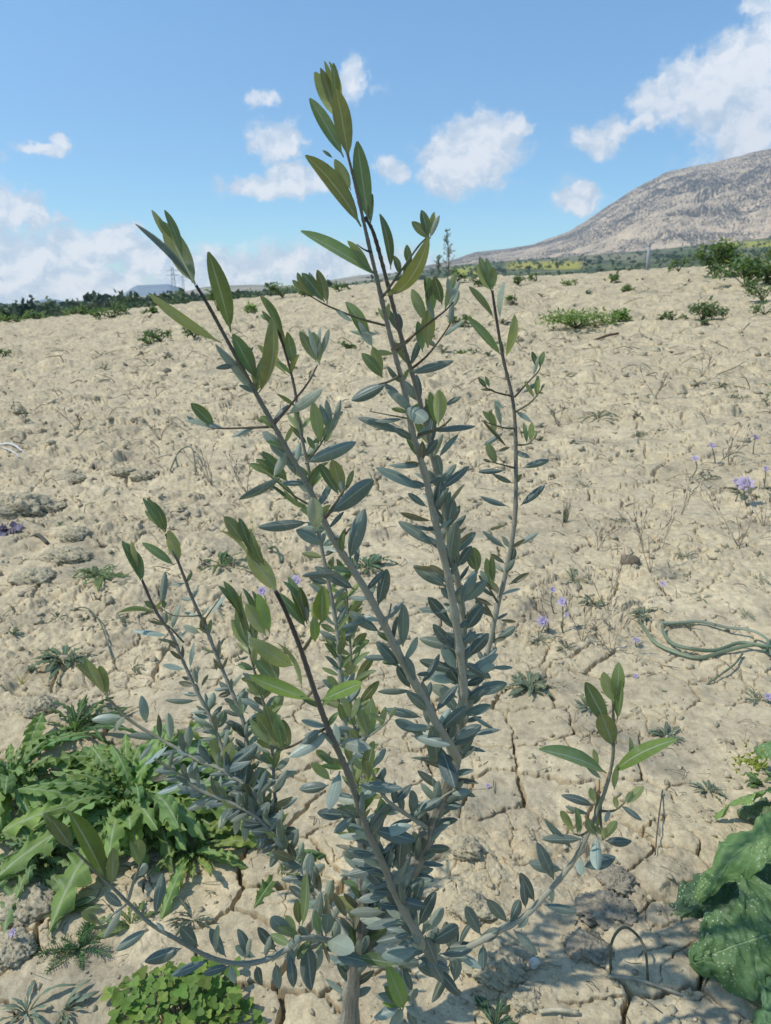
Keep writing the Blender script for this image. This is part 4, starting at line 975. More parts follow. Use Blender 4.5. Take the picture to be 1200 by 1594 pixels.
rosette(572, 886, 100, 30, 'grey-green rosette seen between the two tallest olive stems', 'weed', lobes=7, asp=.22, el=(4, 45), c=(0.10, 0.16, 0.08), c2=SV[1], mat=M_SILV, ruffle=.3, seed=11)
rosette(190, 1235, 210, 90, 'curly small-leaved heart of the big leafy clump at lower left', 'leafy weed', 'leafy_weed', G1, lobes=7, asp=.19, el=(12, 70), c=(0.23, 0.34, 0.10), c2=GR[1], ruffle=.4, seed=12, jit=.5, segs=26)
# silvery cut-leaved rosettes
G2 = 'small silvery rosettes on the clay'
for i, (u, v, wd, n, lab) in enumerate([
 (822, 1076, 96, 40, 'dense silver-green cut-leaved rosette just right of the main olive stems'),
 (915, 1106, 62, 26, 'small silver rosette left of the upright right-hand olive twig'),
 (838, 1004, 66, 16, 'pale broad-leaved grey rosette above the dense silver one'),
 (880, 1022, 46, 18, 'flat dark grey-green rosette beside the pale broad-leaved one'),
 (1037, 1148, 74, 24, 'thin-leaved silver rosette right of the upright right-hand olive twig'),
 (1103, 1236, 66, 22, 'silver rosette just left of the toothed weed at the right edge'),
 (892, 908, 62, 18, 'grey rosette left of the round brown stone'),
 (922, 944, 64, 22, 'wide grey-green rosette below the round brown stone'),
 (1000, 968, 58, 24, 'grey rosette touching the left end of the looped strap leaves'),
 (1068, 872, 48, 16, 'small grey rosette above the looped strap leaves'),
 (1092, 936, 44, 9, 'sparse star of thin leaves just above the looped strap leaves'),
 (966, 812, 40, 14, 'tiny dark rosette below the grassy tuft in the middle of the clay'),
 (912, 757, 50, 14, 'thin spiky grey rosette in the middle distance right of the olive'),
 (1160, 962, 40, 14, 'small grey rosette above the right end of the looped strap leaves'),
 (1180, 905, 46, 12, 'thin-leaved rosette at the right edge above the strap leaves'),
 (1175, 1090, 60, 16, 'grey rosette at the right edge below the strap leaves'),
 (990, 677, 44, 18, 'compact dark rosette alone on the clay right of the slender olive stem'),
 (660, 1062, 50, 14, 'grey rosette half hidden behind the main olive stems'),
 (300, 1430, 90, 20, 'dark grey-green cut-leaved rosette below the large leafy clump'),
 (560, 1010, 44, 14, 'faint grey rosette between left and main olive stems'),
 (192, 925, 40, 12, 'thin grey rosette right of the flat pale green one'),
 (180, 975, 60, 16, 'sparse grey weed below the flat pale green rosette'),
 (205, 1045, 50, 14, 'small grey weed under the left olive twigs'),
 (90, 965, 44, 14, 'dark grey mound-like weed at left of the cracked clay'),
 (880, 588, 46, 12, 'dim brownish weed far right of the slender olive stem'),
 (1120, 606, 60, 14, 'grey trailing weed near the right edge in the middle distance'),
 (930, 652, 90, 18, 'long grey trailing weed in the middle distance'),
 (1155, 620, 50, 14, 'grey-green weed close to the right edge in the middle distance'),
 (1100, 745, 60, 16, 'greyish weed left of the bright purple flower'),
 (1165, 765, 100, 30, 'mat of grey leaves under the bright purple flower'),
]):
    dense = n > 20
    cs = SV[0] if v > 850 else (0.11, 0.125, 0.075)
    if 'dark' in lab: cs = (0.075, 0.095, 0.06)
    rosette(u, v, wd, n, lab, 'weed', 'silvery_rosette' if dense or v > 850 else 'rosette_weed', G2, lobes=7 if dense else 5, asp=.24 if dense else .15, el=(3, 48), c=cs, c2=SV[1], mat=M_SILV, ruffle=.28, seed=20 + i, segs=15 if wd > 55 else 12)
# bottom-left corner
rosette(42, 1578, 130, 13, 'silvery starry weed in the bottom left corner', 'weed', 'silvery_rosette', G2, lobes=3, asp=.2, el=(8, 55), c=(0.17, 0.22, 0.15), c2=SV[1], mat=M_SILV, ruffle=.1, seed=60)
rosette(98, 1572, 120, 15, 'second silvery starry weed beside the one in the bottom left corner', 'weed', 'silvery_rosette', G2, lobes=3, asp=.2, el=(8, 60), c=(0.16, 0.21, 0.15), c2=SV[1], mat=M_SILV, ruffle=.1, seed=61)
rosette(770, 1598, 110, 16, 'dark green weed at the bottom edge right of the olive trunk', 'weed', 'rosette_weed', None, lobes=4, asp=.3, el=(8, 50), c=(0.07, 0.13, 0.07), c2=SV[1], ruffle=.2, seed=62)
rosette(100, 1425, 110, 11, 'weed with five-fingered grey-green leaves beside the feathery weeds at lower left', 'weed', 'rosette_weed', None, lobes=0, prof='olive', asp=.26, el=(10, 50), c=(0.10, 0.14, 0.07), c2=SV[1], ruffle=.0, seed=63)

def feathery(u, v, wpx, label, seed):
    r = random.Random(seed); p = gp(u, v); m = (p - CAM).dot(FW) / FPX
    mb = MB(); Rr = wpx * .5 * m
    for i in range(13):
        a = r.uniform(0, 6.28); e = R_(r.uniform(15, 70)); L = Rr * r.uniform(.7, 1.2)
        d = Vector((math.cos(a) * math.cos(e), math.sin(a) * math.cos(e), math.sin(e)))
        pts = [npar(p, d, L * t) - Vector((0, 0, L * .35 * t * t)) for t in (0, .3, .6, 1)]
        f = r.uniform(.8, 1.3); col = (0.07 * f, 0.15 * f, 0.05 * f)
        tube(mb, [(*q, .0011 * m * 900) for q in pts], lambda t: col, 4, n=2)
        for k in range(26):
            t = .15 + .85 * k / 26; b = npar(p, d, L * t) - Vector((0, 0, L * .35 * t * t))
            side = d.cross(Vector((0, 0, 1))).normalized() * (1 if k % 2 else -1)
            q = side + d * r.uniform(.4, 1.1) + Vector((0, 0, r.uniform(-.5, .6)))
            l = L * .26 * math.sin(math.pi * min(1, t * .85 + .1)) * r.uniform(.6, 1.2)
            tip = b + q.normalized() * l
            tube(mb, [(*b, .0008 * m * 900), (*tip, .0003 * m * 900)], lambda t: col, 3, n=1)
            q2 = (q.normalized() + Vector((r.uniform(-.8, .8), r.uniform(-.8, .8), r.uniform(-.4, .8)))).normalized()
            tube(mb, [(*(b + (tip - b) * .5), .0006 * m * 900), (*(b + (tip - b) * .5 + q2 * l * .45), .0003 * m * 900)], lambda t: col, 3, n=1)
    tag(mb.build('feathery_weed', M_PLAIN, origin=p), label, 'weed', 'feathery weeds at the lower left')
feathery(58, 1482, 110, 'feathery dill-like weed nearest the left edge', 1)
feathery(122, 1478, 120, 'feathery dill-like weed below the big leafy clump', 2)

def clover(cu, cv, w, h, n, label, seed):
    r = random.Random(seed); p0 = gp(cu, cv); m = (p0 - CAM).dot(FW) / FPX
    root = empty('clover_clump', p0, label, 'clover')
    mb = MB(); ms = MB()
    for i in range(n):
        a = r.uniform(0, 6.28); q = r.random() ** .6 * r.uniform(.8, 1.15)
        x = p0.x + math.cos(a) * q * w * .5 * m; y = p0.y + math.sin(a) * q * h * .5 * m
        z = zground(x, y); hh = (0.010 + 0.020 * max(0, 1 - q * q)) * r.uniform(.3, 1.3)
        c = Vector((x + r.uniform(-.004, .004), y + r.uniform(-.004, .004), z + hh))
        b = Vector((x + (p0.x - x) * .35, y + (p0.y - y) * .35, z - .002))
        tube(ms, [(*b, .0006), (*((b + c) * .5 + Vector((0, 0, .004))), .0006), (*c, .0005)], lambda t: (0.20, 0.22, 0.10), 4, n=2)
        ty = r.random() * 6.28; up = Vector((r.uniform(-.3, .3), r.uniform(-.6, .1), 1)).normalized()
        f = r.uniform(.7, 1.3); hu = r.uniform(-.15, .25)
        col = (0.16 * f * (1 + hu), 0.26 * f, 0.05 * f)
        s = r.uniform(.004, .009)
        for k in range(3):
            an = ty + k * 2.094 + r.uniform(-.12, .12)
            X = up.orthogonal().normalized(); Y = up.cross(X)
            d = (X * math.cos(an) + Y * math.sin(an) + up * r.uniform(.0, .35)).normalized()
            leaf(mb, c, c + d * s, s * .92, up, col, (0.17 * f, 0.25 * f, 0.09 * f), bend=.02, fold=.1, segs=6, prof='round', across=2, seed=i)
    mb.build('leaves', M_CLOV, root); ms.build('stems', M_PLAIN, root)
clover(285, 1576, 235, 140, 240, 'bright green clover clump at the bottom edge left of the olive trunk', 3)

# toothed weed at the right edge, every big leaf its own part
def must_leaf(root, uvs, W, name, n, c, seed, lobes=0, ruf=.13, z=None, seg=26, prof='round', asp_tip=0):
    """leaf whose base and tip are given as (u,v,Y)"""
    b = pp(*uvs[0]); t = pp(*uvs[1]); mb = MB()
    md = pd(*uvs[1]) / FPX
    leaf(mb, b, t, W * md, Vector(n), c, (c[0] * 1.6, c[1] * 1.4, c[2] * 1.8), bend=.16, fold=.12, segs=seg, prof=prof, ruffle=ruf, lobes=lobes, across=10, seed=seed)
    return mb.build(name, M_MUST, root)
mp = gp(1285, 1420)
must = empty('toothed_weed', mp, 'large toothed green weed with pale-speckled leaves at the right edge', 'weed')
def toothed(root, b, t, Wp, nrm, c, seed, bend=.12, ruf=.10, heart=False, wave=0.0):
    r = random.Random(seed); B = Vector(b); T_ = Vector(t); D = T_ - B; L = D.length; T = D / L
    n = Vector(nrm); n = (n - T * n.dot(T)).normalized(); Sd = T.cross(n)
    mb = MB(); pts, uvs = [], []; NS, NA = 90, 22
    fb_ = fbm(*np.meshgrid(np.arange(NA + 1) * .45 + seed, np.arange(NS + 1) * .3), seed, 3) * 6
    for i in range(NS + 1):
        q = i / NS
        wd = math.sin(math.pi * min(1, q * .93 + .07)) ** .55 if q > .02 else .3
        tooth = abs(((q * 13 + seed * .3) % 1) - .5) * 2
        big = .5 + .5 * math.sin(q * 21 + seed + .6 * math.sin(q * 7))
        wd = wd * (1 - .11 * tooth - .34 * big ** 2)
        ce = B + D * q + n * (bend * L * (4 * q * (1 - q)) - bend * .8 * L * q * q)
        for j in range(NA + 1):
            s = 2 * j / NA - 1
            rf = ruf * Wp * abs(s) ** 1.8 * (1.3 * math.sin(q * 19 + seed + (2 if s > 0 else 0)) + .5 * math.sin(q * 47 + seed * 3 + s)) * wd + .014 * Wp * math.cos((q - abs(s) * .18) * 41) * (1 - abs(s)) ** .5 + wave * Wp * (math.sin(q * 27 + abs(s) * 4) * .008 + .016 * math.sin(abs(s) * 7 - q * 16))
            p = ce + Sd * s * wd * Wp * .5 * (1 + .10 * math.sin(q * 9 + seed * 2 + s * 2)) + n * (rf - .22 * Wp * s * s * .5 + .012 * Wp * fb_[i, j]) - T * abs(s) ** 1.3 * .10 * L * (1 - q)
            pts.append(p); uvs.append((j / NA, q))
    mb.grid(pts, uvs, NS + 1, NA + 1, c, (c[0] * 1.7, c[1] * 1.5, c[2] * 2))
    return mb.build('leaf', M_MUST, root)
mg = (0.060, 0.125, 0.045)
def W3(u, v, dz): # point above the soil seen at u, v
    d = ray(u, v)
    t = 0.4
    for k in range(400):
        t = 0.3 + k * .005; p = CAM + d * t
        if p.z < float(zbase(p.x, p.y)) + dz: break
    return p
toothed(must, W3(1300, 1425, .05), W3(1084, 1492, .035), .118, (-.05, -.55, .9), (0.10, 0.18, 0.065), 1, .08, .09, wave=1)
toothed(must, W3(1262, 1322, .03), W3(1034, 1425, .006), .082, (.05, -.2, 1), (0.07, 0.13, 0.06), 2, .05, .10, wave=1)  # shaded leaf: its shade is painted in as a darker green
toothed(must, W3(1270, 1292, .075), W3(1086, 1372, .05), .058, (-.25, -.35, .9), (0.14, 0.24, 0.08), 3, .28, .13, wave=1)
toothed(must, W3(1265, 1240, .05), W3(1108, 1256, .025), .034, (0, .6, .8), (0.18, 0.28, 0.08), 4, .12, .16, wave=1)
toothed(must, W3(1262, 1268, .03), W3(1146, 1256, .015), .050, (0, -.2, 1), (0.13, 0.18, 0.09), 5, .10, .1, wave=1)
toothed(must, W3(1275, 1200, .05), W3(1172, 1158, .05), .055, (-.2, -.6, .8), (0.15, 0.25, 0.10), 6, .15, .12, wave=1)
toothed(must, W3(1290, 1385, .006), W3(1150, 1400, .006), .085, (.1, -.1, 1), (0.07, 0.13, 0.06), 8, .03, .1, wave=1)
toothed(must, W3(1310, 1510, .03), W3(1190, 1600, .02), .08, (0, -.3, 1), (0.10, 0.19, 0.08), 9, .10, .10, wave=1)
mb = MB()
stp = [W3(1285, 1330, .05), W3(1240, 1240, .07), W3(1195, 1202, .085), W3(1168, 1186, .09)]
tube(mb, [(*q, .0028 - .0004 * i) for i, q in enumerate(stp)], lambda t: (0.16, 0.22, 0.08), 6)
st_ = mb.build('stem', M_PLAIN, must)
mb = MB(); r = random.Random(4)
for i in range(46):
    c = W3(1170, 1188, .09) + Vector((r.gauss(0, .009), r.gauss(0, .008), r.gauss(0, .007)))
    d = Vector((r.uniform(-1, 1), r.uniform(-1, 1), r.uniform(.1, 1))).normalized()
    leaf(mb, c, c + d * .008, .0045, Vector((r.random(), -1, .3)), (0.30, 0.34, 0.04), (0.3, .34, .05), bend=.3, fold=.6, segs=4, prof='round', across=2, seed=i)
mb.build('flower_buds', M_WEED, must)
rosette(1188, 1222, 70, 8, 'small ruffled leaves under the yellow-green buds', 'weed', 'ruffled_weed', None, lobes=6, asp=.4, el=(10, 50), c=(0.10, 0.18, 0.05), c2=GR[1], ruffle=.3, seed=90)

# flowers on thin stalks
def flower(u, v, hpx, size_px, label, seed, colr=(0.50, 0.44, 0.58), stalk=True, foot=None):
    r = random.Random(seed)
    fu, fv = (foot if foot else (u + r.uniform(-6, 6), v + hpx))
    p = gp(fu, fv); m = (p - CAM).dot(FW) / FPX
    head = pp(u, v, p.y)
    root = empty('purple_flower', p, label, 'flower', 'small purple flowers on the clay')
    if hpx > 2:
        mb = MB()
        mid = (p + head) * .5 + Vector((r.uniform(-.2, .2) * (head - p).length, 0, 0))
        tube(mb, [(*p, .0013 * m * 900), (*mid, .001 * m * 900), (*head, .0008 * m * 900)], lambda t: (0.16, 0.17, 0.09), 4, n=3)
        mb.build('stalk', M_PLAIN, root)
    mb = MB(); s = size_px * .42 * m
    nrm = Vector((r.uniform(-.4, .4), -.7, .7)).normalized()
    X = nrm.orthogonal().normalized(); Y = nrm.cross(X)
    for ring, nn in ((0, 7), (1, 5)):
        for k in range(nn):
            a = k * 6.283 / nn + ring * .4 + r.uniform(-.15, .15)
            d = (X * math.cos(a) + Y * math.sin(a) + nrm * (.25 + .5 * ring)).normalized()
            f = r.uniform(.85, 1.2)
            leaf(mb, head, head + d * s * (1 - .35 * ring), s * .62, nrm, tuple(x * f for x in colr), tuple(x * f * .8 for x in colr), bend=.06, fold=.2, segs=5, prof='round', across=2, seed=k)
    mb.build('petals', M_PETAL, root)
for i, (u, v, h, s, lab) in enumerate([
 (1160, 754, 34, 34, 'brightest purple flower near the right edge'),
 (1146, 750, 30, 16, 'small purple flower touching the left side of the brightest one'),
 (1108, 694, 26, 14, 'pale purple flower highest above the left of the brightest one'),
 (1082, 714, 26, 14, 'pale purple flower furthest left near the right edge'),
 (1176, 681, 30, 15, 'purple flower highest up by the right edge'),
 (1192, 730, 34, 13, 'purple flower right of the brightest one at the frame edge'),
 (876, 937, 46, 20, 'purple flower right of the slender olive stem among dry stalks'),
 (860, 918, 40, 12, 'tiny purple flower above the one right of the slender olive stem'),
 (845, 967, 22, 24, 'low purple flower nearest the slender olive stem'),
 (882, 957, 30, 10, 'tiny purple flower between dry stalks'),
 (990, 996, 14, 12, 'purple flower left of the looped strap leaves'),
 (1032, 909, 24, 13, 'purple flower above the looped strap leaves'),
 (760, 1223, 6, 11, 'single purple petal-like flower on bare clay right of the olive trunk'),
 (408, 921, 30, 20, 'purple flower behind the front olive stem tip'),
 (461, 905, 30, 26, 'purple flower between the front stem and the left stem'),
 (20, 1452, 30, 18, 'purple flower at the left edge above the feathery weed'),
 (990, 1052, 8, 10, 'purple flower lying below the looped strap leaves'),
 (1196, 1085, 10, 16, 'purple flower at the right edge below the strap leaves')]):
    flower(u, v, h, s, lab, 300 + i)

# dry branching stalks with seed heads
def dry_stalk(u, v, hpx, label, seed, n=5, spread=.7, col=(0.25, 0.215, 0.15), heads=True, name='dry_stalk', lean=0, hc=(0.25, .20, .15)):
    r = random.Random(seed); p = gp(u, v); m = (p - CAM).dot(FW) / FPX
    mb = MB(); hh = hpx * m
    def grow(b, d, L, rad, lev):
        e = b + d * L
        mid = (b + e) * .5 + Vector((r.uniform(-.1, .1), r.uniform(-.1, .1), r.uniform(-.05, .1))) * L
        tube(mb, [(*b, rad), (*mid, rad * .8), (*e, rad * .6)], lambda t: col, 4, n=2)
        if lev < 2:
            for k in range(r.randint(1, 3)):
                s_ = b + (e - b) * r.uniform(.45, 1)
                d2 = (d + Vector((r.uniform(-1, 1), r.uniform(-1, 1), r.uniform(-.2, .8))) * .65).normalized()
                grow(s_, d2, L * r.uniform(.35, .6), rad * .65, lev + 1)
        if heads and lev > 0:
            f = r.uniform(.7, 1.3)
            tube(mb, [(*e, rad), (*(e + d * .02 * hh), rad * 3.0), (*(e + d * .06 * hh), rad * 2.6), (*(e + d * .13 * hh), rad * .6)], lambda t: tuple(x * f for x in hc), 5, n=1)
    for i in range(n):
        d = Vector((r.uniform(-1, 1) * spread + lean, r.uniform(-1, 1) * spread, 1)).normalized()
        grow(p - Vector((0, 0, .004)), d, hh * r.uniform(.5, 1) / max(d.z, .5), .00065 * m * 900, 0)
    tag(mb.build(name, M_PLAIN, origin=p), label, 'dry weed', 'dry branching stalks on the clay')
for i, (u, v, h, n, lab) in enumerate([
 (1012, 900, 80, 4, 'dry stalk with seed heads above the looped strap leaves'),
 (945, 960, 70, 3, 'thin forked dry stalk right of the wide grey-green rosette'),
 (905, 1010, 75, 4, 'dry stalk with purple-brown heads beside the flat dark rosette'),
 (855, 990, 60, 4, 'dry stalks among the low purple flower'),
 (955, 1020, 80, 3, 'upright dry stalk between the rosettes left of the strap leaves'),
 (1150, 850, 75, 5, 'tangle of dry stalks close to the right edge'),
 (1190, 820, 70, 4, 'dry stalks at the right edge below the bright flower'),
 (1135, 720, 50, 4, 'dry stalks beside the pale purple flowers'),
 (1060, 800, 50, 3, 'low dry stalk in the middle of the clay right of centre'),
 (930, 855, 40, 3, 'short dry stalk above the round brown stone'),
 (330, 760, 50, 4, 'dry curled stalks behind the left olive stem'),
 (385, 772, 44, 4, 'dry curled stalks close to the left olive stem'),
 (870, 660, 30, 4, 'short dry stalks right of the slender olive stem'),
 (1020, 620, 36, 3, 'short dry stalks in the middle distance at right'),
 (1090, 590, 30, 3, 'dim dry stalks further back at right'),
 (120, 670, 28, 4, 'dark dry stalks far left on the clay'),
 (40, 660, 26, 4, 'dark dry stalks at the left edge in the middle distance'),
 (250, 690, 30, 4, 'dry stalks left of the left olive stem'),
 (700, 690, 40, 3, 'dry stalks behind the main olive stems')]):
    dry_stalk(u, v, h, lab, 400 + i, n)
def grass_tuft(u, v, hpx, n, label, seed, c=(0.16, 0.175, 0.11), name='grass_tuft', spread=.35):
    r = random.Random(seed); p = gp(u, v); m = (p - CAM).dot(FW) / FPX; mb = MB()
    for i in range(n):
        a = r.uniform(0, 6.28); d = Vector((math.cos(a) * spread * r.random(), math.sin(a) * spread * r.random(), 1)).normalized()
        L = hpx * m * r.uniform(.5, 1.1); b = p + Vector((r.uniform(-1, 1), r.uniform(-1, 1), 0)) * hpx * m * .08
        leaf(mb, b, b + d * L, hpx * m * .035, Vector((r.uniform(-1, 1), -1, .3)), c, c, bend=r.uniform(-.1, .1), fold=.3, segs=6, prof='blade', across=2, seed=i)
    tag(mb.build(name, M_SILV, origin=p), label, 'grass')
grass_tuft(880, 812, 44, 22, 'thin upright grey grass tuft on the bare clay right of centre', 1)
grass_tuft(35, 1062, 30, 9, 'yellow-green sprig on the clay near the left edge', 2, (0.30, 0.33, 0.05), 'green_sprig', .9)
grass_tuft(390, 835, 34, 9, 'small yellow-green sprig behind the front stem tip', 3, (0.25, 0.30, 0.06), 'green_sprig', .9)

# looped strap leaves
root = empty('strap_leaf_plant', gp(1195, 1022), 'long green strap leaves lying in a loop on the cracked clay at right', 'strap leaves')
r_s = random.Random(8)
def strap(uvl, wpx, col, lift=.006, rr=.55):
    mb = MB(); pts = []
    for i, (u, v) in enumerate(uvl):
        p = gp(u + r_s.uniform(-4, 4), v + r_s.uniform(-2, 2)); m = (p - CAM).dot(FW) / FPX
        k = i / (len(uvl) - 1)
        pts.append((p.x, p.y, float(zbase(p.x, p.y)) + lift * .5 + .003 + r_s.uniform(-.001, .006), wpx * .30 * m * (.45 + .55 * math.sin(math.pi * min(1, k * .8 + .15)))))
    tube(mb, pts, lambda t: tuple(c_ * (.85 + .5 * abs(math.sin(t * 7))) for c_ in col), 8, .45, 6, .12)
    return mb.build('strap_leaf', M_SLK, root)
M_SLK = plain_mat('strap_leaf', 0.45, 0.45, 6, 0.30, 0.4, 0.001, (8, 0.5, 1))
strap([(1222, 1030), (1195, 1022), (1170, 1014), (1130, 1020), (1090, 1027), (1050, 1022), (1020, 1006), (1004, 988), (998, 974)], 11, (0.15, 0.185, 0.10))
strap([(1222, 1022), (1190, 1018), (1150, 1010), (1110, 1021), (1075, 1022), (1045, 1014), (1030, 1000), (1036, 984), (1060, 980), (1090, 984)], 10, (0.11, 0.15, 0.085), .014)
strap([(994, 968), (1020, 974), (1050, 979), (1090, 978), (1130, 983), (1165, 991), (1186, 1004), (1196, 1020), (1200, 1030)], 8, (0.16, 0.19, 0.13), .012)
strap([(1205, 1000), (1199, 1014), (1193, 1028)], 14, (0.055, 0.10, 0.045), .02)
def arc(uvz, wpx, col, name, label, cat, mat=None, group=None):
    mb = MB(); pts = []
    for (u, v, dz) in uvz:
        p = gp(u, v); m = (p - CAM).dot(FW) / FPX
        pts.append((p.x, p.y, p.z + dz + wpx * .4 * m, wpx * .5 * m))
    tube(mb, pts, lambda t: col, 6, 1.0, 5, .1)
    return tag(mb.build(name, mat or M_PLAIN, origin=pts[0][:3]), label, cat, group)
arc([(1155, 1022, .01), (1140, 1045, .01), (1110, 1064, .006), (1075, 1072, .003), (1030, 1080, 0)], 3.2, (0.15, 0.18, 0.11), 'thin_stem', 'thin green-grey stem curving below the looped strap leaves', 'stem')
arc([(110, 952, 0), (135, 958, .01), (158, 985, .012), (176, 1032, 0)], 2.2, (0.12, 0.13, 0.08), 'thin_stem', 'thin arched stem on the clay left of the olive twigs', 'stem')
arc([(955, 1523, 0), (948, 1500, .022), (968, 1488, .034), (998, 1507, .022), (1008, 1540, 0)], 4.2, (0.14, 0.13, 0.08), 'curled_stem', 'thin hooked dry stem standing up from the clay at lower right', 'stem')
arc([(945, 1527, .003), (985, 1535, .004), (1020, 1543, .003), (1058, 1558, .002)], 5, (0.30, 0.27, 0.20), 'dry_twig', 'pale dry twig lying under the hooked stem at lower right', 'twig')
arc([(985, 1535, .003), (1015, 1550, .002), (1035, 1572, .001)], 2.4, (0.24, 0.22, 0.16), 'dry_twig', 'thin side twig below the hooked stem', 'twig')
arc([(838, 1590, .004), (865, 1586, .005), (900, 1584, .002)], 7, (0.48, 0.42, 0.28), 'straw_piece', 'straw-coloured flat stalk at the bottom edge right of centre', 'straw')
arc([(1018, 1345, .002), (1022, 1300, .008), (1030, 1240, .004)], 2.2, (0.10, 0.085, 0.06), 'dry_twig', 'dark thin twig lying right of the upright olive twig', 'twig')
arc([(0, 692, .004), (20, 695, .008), (38, 706, .003)], 3.4, (0.62, 0.60, 0.55), 'white_twig', 'bleached white twig at the left edge', 'twig')
arc([(5, 700, .004), (22, 712, .002), (32, 722, 0)], 2.4, (0.58, 0.56, 0.50), 'white_twig', 'second bleached twig crossing under the white one at left', 'twig')
arc([(47, 832, .002), (60, 840, .006), (74, 848, .001)], 6, (0.10, 0.09, 0.07), 'dry_twig', 'short dark twig on the clay at left', 'twig')
arc([(925, 533, .01), (945, 527, .02), (962, 522, .01)], 4, (0.15, 0.10, 0.06), 'dry_twig', 'short brown twig below the bright green weeds', 'twig')
arc([(415, 858, .003), (430, 868, .02), (438, 885, .002)], 4, (0.10, 0.13, 0.07), 'thin_stem', 'short curved stem behind the front olive stem', 'stem')
arc([(265, 735, 0), (280, 712, .02), (300, 716, .024), (305, 742, 0)], 2.5, (0.16, 0.17, 0.12), 'thin_stem', 'small looping stem on the clay left of the left stem', 'stem')
# crumpled purple leaf at the left edge
rosette(18, 826, 64, 5, 'crumpled purple-grey leaf on the clay at the left edge', 'leaf', 'crumpled_leaf', None, prof='round', lobes=0, asp=.7, el=(8, 45), c=(0.20, 0.16, 0.22), c2=(0.2, 0.17, 0.22), mat=M_SILV, ruffle=.3, seed=91)

# clods, stones and a snail
def lump(u, v, wpx, name, label, cat, seed, col, sq=.7, rough=.22, group=None, sink=.3):
    p = gp(u, v); m = (p - CAM).dot(FW) / FPX; Rr = wpx * .5 * m
    n, k = 84, 46
    th = np.linspace(0, 2 * np.pi, n, endpoint=False); ph = np.linspace(-np.pi / 2 * .98, np.pi / 2 * .98, k)
    TH, PH = np.meshgrid(th, ph)
    dx, dy, dz = np.cos(PH) * np.cos(TH), np.cos(PH) * np.sin(TH), np.sin(PH)
    f = 1 + rough * fbm(dx * 1.7 + dz, dy * 1.7 + seed, seed, 3, .6) - rough * 1.3 * np.abs(fbm(dx * 2.6 + dz * 2, dy * 2.6 - dz, seed + 5, 4, .6)) + rough * .35 * fbm(dx * 9 + dz * 5, dy * 9 - dz * 4, seed + 8, 3, .6)
    s2 = seed % 5 / 10
    X, Y, Z = dx * f * Rr * (1 + s2), dy * f * Rr, dz * f * Rr * sq
    mb = MB()
    mb.grid([(p.x + a, p.y + b, p.z + c + Rr * sq * (1 - sink) * .6) for a, b, c in zip(X.ravel(), Y.ravel(), Z.ravel())], [(0, 0)] * (n * k), k, n, col, (0, 0, 0), cyc=True)
    mb.f.append(tuple(mb_i for mb_i in range((k - 1) * n, k * n)))
    return tag(mb.build(name, M_CLOD, origin=p), label, cat, group)
M_CLOD = plain_mat('clod_soil', 0.95, 0.15, 130, 0.25, 0.9, 0.004)
G3 = 'loose clods of soil'
BRN = (0.44, 0.38, 0.25); GRY = (0.31, 0.27, 0.195)
for i, (u, v, wd, lab, c) in enumerate([
 (958, 1376, 58, 'dark crumbly clod left of the speckled toothed leaves', GRY),
 (775, 1500, 100, 'largest rough clod at the foot of the low right olive branch', BRN),
 (735, 1420, 60, 'brown clod behind the low right olive branch near the trunk', BRN),
 (912, 1480, 62, 'dark crumbly clod below the middle of the low right branch', GRY),
 (940, 1425, 70, 'flat grey clod between the two dark crumbly ones', GRY),
 (725, 1345, 50, 'brown clod just right of the thick curved stem', BRN),
 (45, 1412, 84, 'brown clod under the leafy weeds at the left edge', BRN),
 (14, 1485, 70, 'rough clod beside the feathery weed at the left edge', BRN),
 (1120, 1450, 50, 'brown clod in the shade of the toothed weed', BRN),
 (105, 870, 56, 'rounded clod left of the pale green rosette', BRN),
 (118, 835, 50, 'clod with a dark side above the pale green rosette', BRN),
 (25, 795, 90, 'big crumbly clod behind the crumpled purple leaf', BRN),
 (50, 905, 60, 'long clod near the left edge below the twig', BRN),
 (80, 790, 40, 'small clod behind the big crumbly one at left', BRN),
 (150, 1120, 50, 'clod at the top edge of the leafy weeds', BRN),
 (60, 1110, 60, 'clod behind the leafy weeds at left', BRN),
 (220, 745, 34, 'clod left of the looping stem', BRN), (115, 750, 34, 'clod on the smooth clay at left, middle distance', BRN),
 (190, 740, 30, 'twin clod beside another at left, middle distance', BRN), (600, 1000, 40, 'clod between the olive stems', BRN),
 (1105, 1275, 36, 'little clod left of the uppermost toothed leaf', BRN),
 (820, 1560, 44, 'low brown clod at the bottom right of the olive', BRN)]):
    lump(u, v, wd, 'soil_clod', lab, 'clod', 700 + i, c, .5, .42, G3, .8)
lump(980, 884, 24, 'round_stone', 'round brown stone on the clay above the wide grey-green rosette', 'stone', 3, (0.20, 0.16, 0.11), .9, .06)
# snail: coiled white shell
p = gp(829, 1503); m = (p - CAM).dot(FW) / FPX
mb = MB(); pts = []
for i in range(40):
    t = i / 39; a = t * 5.2 * math.pi; rr = 11 * m * .62 * (1 - t) ** 1.1
    pts.append((p.x + math.cos(a) * rr * .8, p.y - .004 + math.sin(a) * rr * .25 - t * .0035, p.z + 10 * m * .6 + math.sin(a) * rr * .8, 11 * m * .40 * (1 - t) ** .9 + .0004))
tube(mb, pts, lambda t: (0.62 - .12 * (int(t * 9) % 2), 0.58 - .12 * (int(t * 9) % 2), 0.50 - .12 * (int(t * 9) % 2)), 12, n=1)
tag(mb.build('snail_shell', M_SLK, origin=p), 'small white snail shell below the low right olive branch', 'snail')

